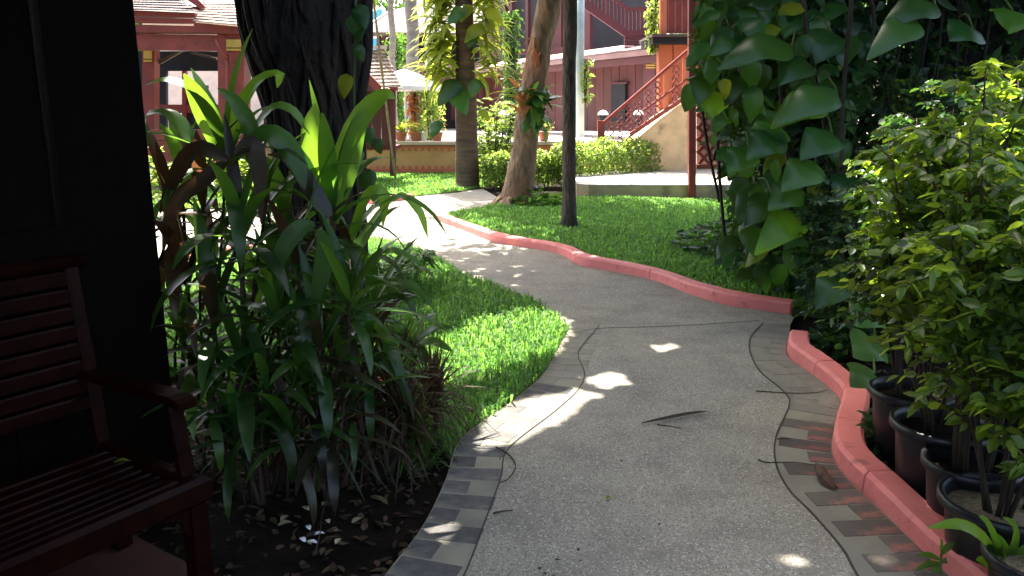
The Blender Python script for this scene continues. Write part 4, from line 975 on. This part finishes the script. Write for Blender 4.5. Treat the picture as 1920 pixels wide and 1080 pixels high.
P = np.array([tuple(D(a, c, Yd)) for a, c, Yd in zip(px, py, np.where(py > 470, r.uniform(6.2, 7.2, len(px)), r.uniform(6.6, 8.3, len(px))))]); P = P[P[:, 2] > .08]; n = len(P); d = rand_dirs(n, r); d[:, 2] -= .8
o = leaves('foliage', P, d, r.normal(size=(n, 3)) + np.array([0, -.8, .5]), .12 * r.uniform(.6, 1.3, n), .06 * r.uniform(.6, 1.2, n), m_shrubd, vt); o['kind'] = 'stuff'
# ground ivy at its foot
def low_plant(label, base, n, rad, L, Wd, m, seed, h=.15, name='ground_plant'):
    base = Vector(base); t = thing(name, label, 'plant', base); r = np.random.default_rng(seed)
    a = r.uniform(0, 6.28, n); q = r.uniform(0, 1, n) ** .6; P = np.stack([base.x + np.cos(a) * q * rad, base.y + np.sin(a) * q * rad, base.z + r.uniform(.01, 1, n) * h * (1 - .7 * q)], 1)
    d = np.stack([np.cos(a), np.sin(a), r.uniform(-.2, .6, n)], 1) + r.normal(size=(n, 3)) * .35; nn = r.normal(size=(n, 3)) * .4; nn[:, 2] += 1
    o = leaves('foliage', P, d, nn, L * r.uniform(.6, 1.3, n), Wd * r.uniform(.7, 1.2, n), m, t); o['kind'] = 'stuff'
    mb = MB()
    for i in range(8): mb.tube([base + Vector((0, 0, -.02)), Vector(P[i])], .005, 4)
    mb.build('stem', m_stem, t); return t
low_plant('dark ivy covering the foot of the vine clad tree', G(1400, 470, .02), 700, .75, .1, .07, m_shrubd, 311, .4)
low_plant('small creeping plant at the foot of the leaning trunk', G(1008, 384, .02), 260, .38, .12, .08, m_ferng, 312, .3)
low_plant('dark creeping plant by the gap in the red kerb', G(1600, 650), 240, .26, .09, .06, m_shrubd, 313, .2)
low_plant('dark low plant between the kerb and the tall tub', G(1668, 830), 160, .14, .08, .05, m_shrubd, 314, .18)
# second dark trunk with hanging roots
dt = tree_thing('massive dark trunk with hanging roots behind the light green shrubs', G(1790, 520) + Vector((.3, .6, 0)))
Yd = dt.location.y
b = MB(); P = spline([Vector((dt.location.x, Yd, -.05)), Vector((dt.location.x, Yd, 1.2)), Vector((dt.location.x + .05, Yd, 2.5)), Vector((dt.location.x, Yd, 4.6))], 30)
b.tube(P, [.62 - .006 * i + .2 * max(0, 1 - i / 4) for i in range(30)], 36, wob=.09, seed=18, ridge=.06); b.build('trunk', m_bark, dt, True)
for i in range(26):
    x = dt.location.x + rv.uniform(-1.1, .9); y = Yd - rv.uniform(.35, 1.0); b = MB()
    q = [Vector((x + rv.uniform(-.06, .06) + .02 * k, y + rv.uniform(-.05, .05), 3.2 - k * rv.uniform(.35, .55))) for k in range(6)]
    b.tube(spline(q, 14), rv.uniform(.006, .02), 6); b.build('hanging_root', m_bark, dt, True)
C = crown(dt, (3.6, 6.0, 4.5), (2.4, 3.0, 1.1), 13000, .3, .15, seed=16, clumps=150, zmin=2.9); limbs(dt, P[-2], C, 8, .14, m_bark, 9)
r = np.random.default_rng(302); n = 9000
P = np.stack([r.uniform(2.0, 5.6, n), Yd + r.normal(size=n) * .4 - .2, r.uniform(.9, 3.5, n)], 1); d = rand_dirs(n, r); d[:, 2] -= .8
o = leaves('foliage', P, d, r.normal(size=(n, 3)) + np.array([0, -.6, .6]), .16 * r.uniform(.6, 1.3, n), .08 * r.uniform(.6, 1.2, n), m_shrubd, dt); o['kind'] = 'stuff'

# ------------------------------------------------------------------ cordylines on the left
COR = dict(g=p_cord, b=p_cordb, r=p_cordr); CM = dict(g=m_cord, b=m_cordb, r=m_cordr)
def cordy(label, base_px, tops, group='cordyline plants in the bed beside the house'):
    """tops: (px, py, Y, n leaves, length, kind); base on the soil"""
    base = G(*base_px, -.03); t = thing('cordyline_plant', label, 'plant', base, group)
    for (x, y, Y, n, L, kd) in tops:
        c = D(x, y, Y); q = [base + Vector((rv.uniform(-.08, .08), rv.uniform(-.08, .08), 0)), base.lerp(c, .5) + Vector((rv.uniform(-.05, .05), rv.uniform(-.05, .05), 0)), c]
        b = MB(); b.tube(spline(q, 12), [.011 - .0004 * i for i in range(12)], 7); b.build('stem', m_stemr, t, True)
        for _ in range(1):
            g2 = base + Vector((rv.uniform(-.22, .22), rv.uniform(-.12, .2), 0)); b = MB(); b.tube(spline([g2, g2.lerp(c, .55) + Vector((rv.uniform(-.08, .08), rv.uniform(-.05, .05), 0)), g2.lerp(c, .95)], 9), .006, 5); b.build('stem', m_stem, t, True)
        for i in range(n):
            a = i * 2.4 + rv.uniform(-.3, .3); e = 1.5 - 1.7 * (i + .5) / n + rv.uniform(-.15, .15); l = L * rv.uniform(.75, 1.15)
            d = Vector((math.cos(a) * math.cos(e), math.sin(a) * math.cos(e), math.sin(e)))
            pr = COR[kd][min(3, int((i / n) * 3 + rv.uniform(0, 1.4)))] if rv.random() > .12 else rv.choice(COR['r'])
            orient(link('leaf', pr, t), c - Vector((0, 0, .13 * i / n)), d, (0, 0, 1), (l * rv.uniform(.8, 1.1), l, l), t)
    return t
def hero(t, P, Y, w, kd, up=(0, -.6, .8), dY=0.0, fold=.25):
    pts = [D(x, y, Y + dY * i / (len(P) - 1)) for i, (x, y) in enumerate(P)]
    b = MB(); b.leaf(pts, w * .8, Vector(up), fold, LANCE, 11, .012, .12); b.build('leaf', CM[kd], t, True)
c1 = cordy('tall cordyline with backlit green upright leaves before the big dark trunk', (600, 930), [(622, 395, 3.25, 12, .46, 'g'), (560, 500, 3.1, 14, .46, 'g'), (655, 560, 3.0, 13, .42, 'g'), (600, 650, 2.95, 13, .4, 'g')])
hero(c1, [(625, 420), (600, 330), (585, 250), (590, 195)], 3.25, .125, 'b', (0, -1, .1)); hero(c1, [(630, 420), (640, 300), (680, 215), (722, 178), (740, 185)], 3.25, .105, 'b', (.3, -.8, .6))
hero(c1, [(622, 410), (610, 320), (600, 240), (580, 150)], 3.4, .05, 'g', (0, -1, .1)); hero(c1, [(625, 420), (655, 320), (672, 240), (705, 185)], 3.3, .09, 'g', (.5, -.7, .5))
hero(c1, [(615, 400), (560, 300), (500, 255), (440, 245)], 3.2, .115, 'b', (0, -.5, .9)); hero(c1, [(620, 405), (600, 380), (545, 300), (500, 290)], 3.15, .1, 'r', (0, -.5, .9))
hero(c1, [(590, 420), (560, 430), (530, 470), (520, 520)], 2.95, .09, 'g', (0, -1, .3)); hero(c1, [(600, 430), (610, 470), (600, 530), (590, 580)], 2.95, .09, 'g', (0, -1, .2))
c2 = cordy('tall cordyline with broad pale tipped leaves between house and dark trunk', (470, 930), [(425, 290, 3.2, 11, .44, 'g'), (450, 430, 3.05, 14, .46, 'g'), (500, 370, 3.3, 12, .44, 'g'), (380, 380, 3.2, 10, .4, 'r')])
hero(c2, [(430, 320), (405, 250), (375, 190), (345, 138)], 3.2, .12, 'b', (0, -1, .1)); hero(c2, [(430, 310), (440, 230), (480, 155), (522, 138), (520, 165)], 3.25, .085, 'b', (.2, -.5, .9))
hero(c2, [(425, 300), (360, 260), (320, 215), (272, 220), (274, 300)], 3.1, .1, 'g', (0, -.3, 1)); hero(c2, [(425, 290), (390, 190), (320, 150), (270, 160)], 3.3, .06, 'b', (0, -.5, .9))
hero(c2, [(430, 310), (470, 250), (440, 190), (408, 165)], 3.05, .08, 'g', (0, -.6, .8)); hero(c2, [(430, 300), (380, 340), (330, 380), (305, 470)], 2.95, .09, 'r', (.3, -.7, .6))
hero(c2, [(440, 290), (500, 250), (550, 290), (572, 355)], 3.1, .12, 'g', (.2, -.7, .7)); hero(c2, [(440, 290), (470, 270), (485, 310), (490, 420)], 3.0, .09, 'r', (0, -1, .4))
hero(c2, [(428, 300), (370, 280), (330, 330), (300, 400)], 2.95, .11, 'r', (0, -.7, .7)); hero(c2, [(430, 320), (500, 210), (545, 205), (580, 250)], 3.25, .07, 'g', (0, -.5, .9))
c3 = cordy('cordyline with arching leaves reaching over the path side of the dark trunk', (680, 900), [(660, 480, 3.45, 11, .42, 'g'), (640, 590, 3.25, 14, .44, 'g'), (690, 650, 3.2, 11, .38, 'g'), (660, 740, 3.1, 12, .36, 'g'), (700, 560, 3.4, 11, .38, 'g')])
hero(c3, [(645, 480), (690, 400), (750, 368), (805, 395), (838, 440)], 3.4, .05, 'g', (0, -.4, 1)); hero(c3, [(650, 460), (690, 365), (720, 365), (718, 425)], 3.4, .075, 'b', (0, -.6, .8))
hero(c3, [(655, 470), (740, 370), (785, 395), (802, 445)], 3.5, .06, 'b', (0, -.5, .9)); hero(c3, [(650, 600), (700, 535), (770, 535), (818, 585)], 3.3, .065, 'g', (0, -.4, 1))
hero(c3, [(650, 600), (720, 560), (760, 560), (785, 600)], 3.25, .06, 'g', (0, -.4, 1)); hero(c3, [(640, 560), (690, 490), (740, 470), (800, 500)], 3.35, .06, 'g', (0, -.4, 1))
c4 = cordy('cordyline with red edged leaves hugging the corner of the house', (345, 860), [(325, 400, 3.25, 12, .42, 'r'), (350, 520, 3.1, 13, .42, 'r'), (345, 640, 3.1, 12, .38, 'g'), (340, 320, 3.4, 9, .38, 'g')])
cordy('low cordyline with drooping dark leaves behind the bench arm', (420, 900), [(400, 600, 3.0, 15, .44, 'g'), (455, 690, 2.95, 13, .38, 'g'), (390, 720, 2.9, 11, .34, 'g'), (440, 790, 2.85, 12, .34, 'g')])
cordy('low cordyline with dull green leaves under the tallest one', (540, 900), [(520, 600, 3.0, 15, .46, 'g'), (575, 720, 3.0, 12, .38, 'g'), (500, 720, 2.9, 11, .36, 'g'), (545, 800, 2.85, 12, .34, 'g'), (620, 780, 2.9, 11, .34, 'r')])
cordy('slender cordyline in the shade behind the drooping ones', (470, 800), [(480, 540, 3.6, 15, .46, 'g'), (400, 480, 3.7, 14, .44, 'g'), (540, 430, 3.6, 12, .44, 'g')])
cordy('small cordyline with mixed red leaves at the tree foot', (690, 780), [(700, 620, 3.9, 12, .36, 'r'), (640, 650, 3.8, 13, .38, 'g'), (590, 600, 3.8, 13, .4, 'g')])
# spiky red dracaenas
def spiky(label, base_px, heads, seed, m=m_drac):
    base = G(*base_px, -.03); t = thing('spiky_plant', label, 'plant', base, 'spiky thin leaved plants at the edge of the bed'); r = random.Random(seed); mb = MB()
    for (x, y, Y, n, L) in heads:
        c = D(x, y, Y); b = MB(); b.tube(spline([base, base.lerp(c, .5) + Vector((.03, .02, 0)), c], 8), .012, 6); b.build('stem', m_stem, t, True)
        for i in range(n):
            a = r.uniform(0, 6.28); e = r.uniform(-.5, 1.45); l = L * r.uniform(.6, 1.15); d = Vector((math.cos(a) * math.cos(e), math.sin(a) * math.cos(e), math.sin(e)))
            p = c - Vector((0, 0, r.uniform(0, .14))); mb.leaf([p, p + d * l * .5 + Vector((0, 0, .02)), p + d * l - Vector((0, 0, .25 * l * math.cos(e)))], r.uniform(.010, .018), Vector((0, 0, 1)), .2, STRAP, 5)
    o = mb.build('foliage', m, t); o['kind'] = 'stuff'; return t
spiky('spiky plant with thin red brown leaves by the sunlit patch of the bed', (725, 890), [(735, 715, 3.4, 190, .38), (690, 780, 3.2, 120, .32), (760, 770, 3.2, 90, .3)], 1)
spiky('spiky plant with thin red brown leaves leaning over the lawn edge', (800, 850), [(812, 725, 3.5, 130, .32)], 2)
spiky('grassy green spiky plant low beside the path edge', (770, 890), [(775, 820, 3.3, 90, .24), (800, 860, 3.2, 50, .18)], 3, m_ferng)
spiky('thin dark spiky plant at the back of the soil bed', (580, 860), [(590, 770, 3.1, 60, .34), (500, 790, 3.0, 60, .32), (430, 790, 3.0, 50, .3)], 4, m_shrubd)
# broad leaved little plant over the lawn edge
bp_ = thing('broad_leaf_plant', 'small plant with spread dark broad leaves above the lawn edge', 'plant', G(768, 815, -.03))
b = MB(); b.tube(spline([bp_.location, D(772, 720, 3.65), D(772, 640, 3.6)], 8), .011, 6); b.build('stem', m_stem, bp_, True)
for a, t in (((772, 650), (850, 615)), ((775, 640), (700, 600)), ((770, 640), (760, 590)), ((775, 650), (800, 690)), ((770, 650), (720, 640)), ((775, 655), (735, 690)), ((776, 640), (820, 590)), ((772, 650), (850, 660)), ((772, 645), (690, 620)), ((774, 660), (770, 710))):
    P = [D(*a, 3.6), D((a[0] + t[0]) / 2, (a[1] + t[1]) / 2 - 14, 3.55), D(*t, 3.5)]; b = MB(); b.leaf(P, .055, Vector((0, -.5, .9)), .25, LANCE, 9); b.build('leaf', m_cord, bp_, True)
# fern at the foot of the dark trunk
def fern(label, base, n, L, seed, m=m_ferng):
    base = Vector(base); t = thing('fern', label, 'fern', base); r = random.Random(seed)
    for i in range(n):
        a = r.uniform(0, 6.28); e = r.uniform(.2, 1.2); l = L * r.uniform(.6, 1.1); d = Vector((math.cos(a) * math.cos(e), math.sin(a) * math.cos(e), math.sin(e)))
        S = spline([base, base + d * l * .6 + Vector((0, 0, .05)), base + d * l - Vector((0, 0, .3 * l))], 14); mb = MB()
        mb.tube(S, .003, 4, False)
        for k in range(2, 14):
            tt = (S[k] - S[k - 1]).normalized(); x = tt.cross(Vector((0, 0, 1))).normalized(); w = l * .24 * math.sin(math.pi * (k / 14) ** .7 * .95 + .1)
            for s in (-1, 1): mb.leaf([S[k], S[k] + x * s * w * .6 + tt * w * .25, S[k] + x * s * w + tt * w * .45 - Vector((0, 0, .15 * w))], l * .075, Vector((0, 0, 1)), .1, LANCE, 3)
        mb.build('frond', m, t)
fern('bright green feathery fern at the foot of the dark trunk', G(735, 555), 22, .5, 1)
fern('spreading feathery fern over the path edge by the dark trunk', G(775, 530), 16, .42, 2)
# heart leaves climbing on the dark trunk
hv = thing('climbing_vine', 'small pale heart shaped leaves climbing the dark trunk', 'vine', G(672, 640))
b = MB(); b.tube(spline([G(676, 640), D(676, 450, Yt - .42), D(668, 300, Yt - .45), D(664, 160, Yt - .5), D(668, -40, Yt - .5)], 16), .006, 5); b.build('stem', m_stemg, hv, True)
for x, y in ((644, 325), (690, 328), (700, 360), (703, 270), (668, 95), (660, 40), (672, 20), (650, 150), (690, 250), (660, 560), (670, 290), (655, 470), (675, 60)):
    orient(link('leaf', rv.choice(p_poth if rv.random() < .92 else p_pothy), hv), D(x, y - 12, Yt - .55), (rv.uniform(-.4, .4), -.4, -.8), (0, -.8, .5), rv.uniform(.10, .16), hv)
# ---- seedling, strap plant by the kerb
sp = thing('strap_plant', 'strap leaved plant growing over the red kerb beside the low pot', 'plant', G(1880, 1100, -.03))
for P in ([(1872, 1090), (1850, 1020), (1800, 985), (1740, 990)], [(1876, 1090), (1868, 1030), (1850, 985), (1835, 968)], [(1880, 1090), (1895, 1030), (1900, 990), (1880, 970)], [(1880, 1095), (1920, 1040), (1950, 1030)], [(1876, 1095), (1850, 1060), (1830, 1050)], [(1880, 1090), (1885, 1040), (1868, 1000)]):
    pts = [D(x, y, 2.2 - .03 * i) for i, (x, y) in enumerate(P)]; b = MB(); b.leaf(pts, .045, Vector((0, -.6, .8)), .3, LANCE, 11); b.build('leaf', m_cordb, sp, True)
sd = thing('seedling', 'small seedling with a few leaves sprouting at the red kerb', 'plant', G(1762, 1076, .0))
b = MB(); b.tube(spline([G(1764, 1078, 0), D(1764, 1050, 2.38), D(1766, 1030, 2.38)], 6), .004, 5); b.build('stem', m_stemg, sd, True)
for a, t in (((1765, 1040), (1790, 1018)), ((1765, 1038), (1763, 1010)), ((1764, 1050), (1720, 1040)), ((1764, 1055), (1715, 1070)), ((1765, 1055), (1800, 1050)), ((1764, 1060), (1745, 1085))):
    P = [D(*a, 2.38), D((a[0] + t[0]) / 2, (a[1] + t[1]) / 2 - 4, 2.37), D(*t, 2.36)]; b = MB(); b.leaf(P, .022, Vector((0, -.6, .8)), .2, LANCE, 7); b.build('leaf', m_ferng, sd, True)

# ------------------------------------------------------------------ fallen things on the path and in the bed
def stick(label, px, w, m=m_twig, z=.012, name='fallen_twig', cat='twig', flat=False):
    P = spline([G(x, y, z) for x, y in px], 12); b = MB()
    if flat: b.leaf(P, w, Vector((0, 0, 1)), .5, LANCE, 12)
    else: b.tube(P, [w * (1 - .05 * i) for i in range(12)], 5)
    c = P[0].copy()
    for i in range(len(b.v)): b.v[i] = b.v[i] - c
    o = b.build(name, m); o.location = c; return tag(o, label, cat)
stick('long dry blade shaped leaf lying across the middle of the path', [(1203, 794), (1250, 786), (1300, 776), (1330, 771)], .035, m_twig, .012, 'fallen_leaf', 'leaf', True)
stick('short curled stalk under the long dry leaf', [(1232, 796), (1255, 799), (1278, 803)], .004)
stick('curved thin twig beside the left border of the path', [(930, 838), (955, 853), (967, 875), (952, 898), (938, 904)], .004)
stick('straight short twig on the left border band', [(925, 962), (945, 958), (962, 957)], .005)
stick('thin twig pointing at the bend of the red kerb', [(1418, 733), (1480, 737), (1530, 736), (1552, 730)], .004)
stick('twig with hooked end beside the crumpled brown leaf', [(1422, 862), (1440, 867), (1490, 867), (1530, 872)], .004)
stick('tiny twig on the right border groove', [(1458, 823), (1470, 822), (1482, 823)], .004)
cr = thing('crumpled_leaf', 'crumpled dry brown leaf curled up near the red kerb', 'leaf', G(1548, 895, .005))
b = MB(); r2 = random.Random(3); V = []; Fs = []
A = spline([G(1530, 872, .02), G(1545, 892, .03), G(1566, 915, .015)], 9)
for i, p in enumerate(A):
    for j in range(9):
        a = -.6 + 4.6 * j / 8; rd = .026 * (1 - abs(i - 4) / 6) * r2.uniform(.65, 1.3); V.append(p + Vector((math.cos(a) * rd, math.sin(a) * rd * .6, max(-p.z + .006, math.sin(a) * rd))))
for i in range(8):
    for j in range(8): Fs.append([i * 9 + j, i * 9 + j + 1, i * 9 + j + 10, i * 9 + j + 9])
b.add(V, Fs); b.build('blade', mat('brown_leaf', (.14, .07, .04), (.06, .03, .02), .8, 30), cr)
def flatleaf(label, x, y, L, m, z=.012, rot=0.0, group=None, w=.45, dz=0.0):
    c = G(x, y, z); b = MB(); d = Vector((math.cos(rot), math.sin(rot), 0)) * L
    b.leaf([Vector((0, 0, 0)), d * .5 + Vector((0, 0, .12 * L)), d + Vector((0, 0, dz))], L * w, Vector((0, 0, 1)), .2, LANCE, 7); o = b.build('fallen_leaf', m); o.location = c
    return tag(o, label, 'leaf', group)
flatleaf('yellow leaf lying on the seat of the bench', 212, 868, .05, m_pothy, .412, .3)
flatleaf('small green leaf lying alone on the grey path', 1136, 935, .035, m_pothy, .01, .6)
flatleaf('tiny pale leaf to the right of the long dry leaf', 1342, 789, .03, m_litp, .01, .1)
rl = random.Random(9)
for i in range(9):
    x, y = rl.uniform(520, 720), rl.uniform(940, 1030); flatleaf('pale fallen leaf on the dark soil of the bed', x, y, rl.uniform(.03, .055), m_litp, -.022, rl.uniform(0, 6), 'pale leaves on the soil bed', .55)
for x, y in ((575, 985), (588, 1003), (572, 1016), (595, 1018)): flatleaf('white scrap of petal on the dark soil', x, y, .04, m_white, -.02, rl.uniform(0, 6), 'white petals on the soil bed', .5)
for i in range(14):
    x, y = rl.choice(((1030, 1065), (1260, 880), (1160, 720), (1410, 1010), (1010, 860), (1300, 940), (922, 868), (1100, 1040), (1220, 1000), (1375, 700), (1480, 940), (1190, 870), (1260, 1050), (1380, 860)))
    flatleaf('tiny dark crumb of leaf on the path', x + rl.uniform(-25, 25), y + rl.uniform(-20, 20), rl.uniform(.008, .018), m_twig, .008, rl.uniform(0, 6), 'dark crumbs on the path', .7)
stick('thin dark bare stem lying from the soil bed', [(590, 1040), (600, 1000), (605, 960), (625, 910)], .003, m_twig, -.01, 'bare_stem', 'stem')
def litter(name, label, poly, n, seed, L=.05, z=-.028):
    r = np.random.default_rng(seed); X0, X1 = min(p.x for p in poly), max(p.x for p in poly); Y0, Y1 = min(p.y for p in poly), max(p.y for p in poly)
    X = r.uniform(X0, X1, n * 3); Y = r.uniform(Y0, Y1, n * 3); k = inpoly(X, Y, [(p.x, p.y) for p in poly]); X, Y = X[k][:n], Y[k][:n]; n = len(X)
    P = np.stack([X, Y, z + r.uniform(0, .02, n)], 1); d = rand_dirs(n, r); d[:, 2] *= .25; nn = r.normal(size=(n, 3)) * .3; nn[:, 2] += 1
    return tag(leaves(name, P, d, nn, L * r.uniform(.5, 1.4, n), L * .5 * r.uniform(.6, 1.3, n), m_litter), label, 'leaf litter', kind='stuff')
bed = [Vector((-2.0, 2.2, 0)), G(715, 1085), G(785, 995), G(830, 905), G(850, 850), G(700, 690), Vector((-2.6, 4.3, 0)), Vector((-3, 3.2, 0))]
litter('leaf_litter', 'dry leaf litter on the soil under the cordylines', bed, 1500, 401)
bedr = [p + Vector((.16, 0, 0)) for p in K_near] + [Vector((3.2, 5.6, 0)), Vector((4, 5, 0)), Vector((3, 1.6, 0))]
litter('leaf_litter', 'dry leaf litter on the soil among the black pots', bedr, 1600, 402)
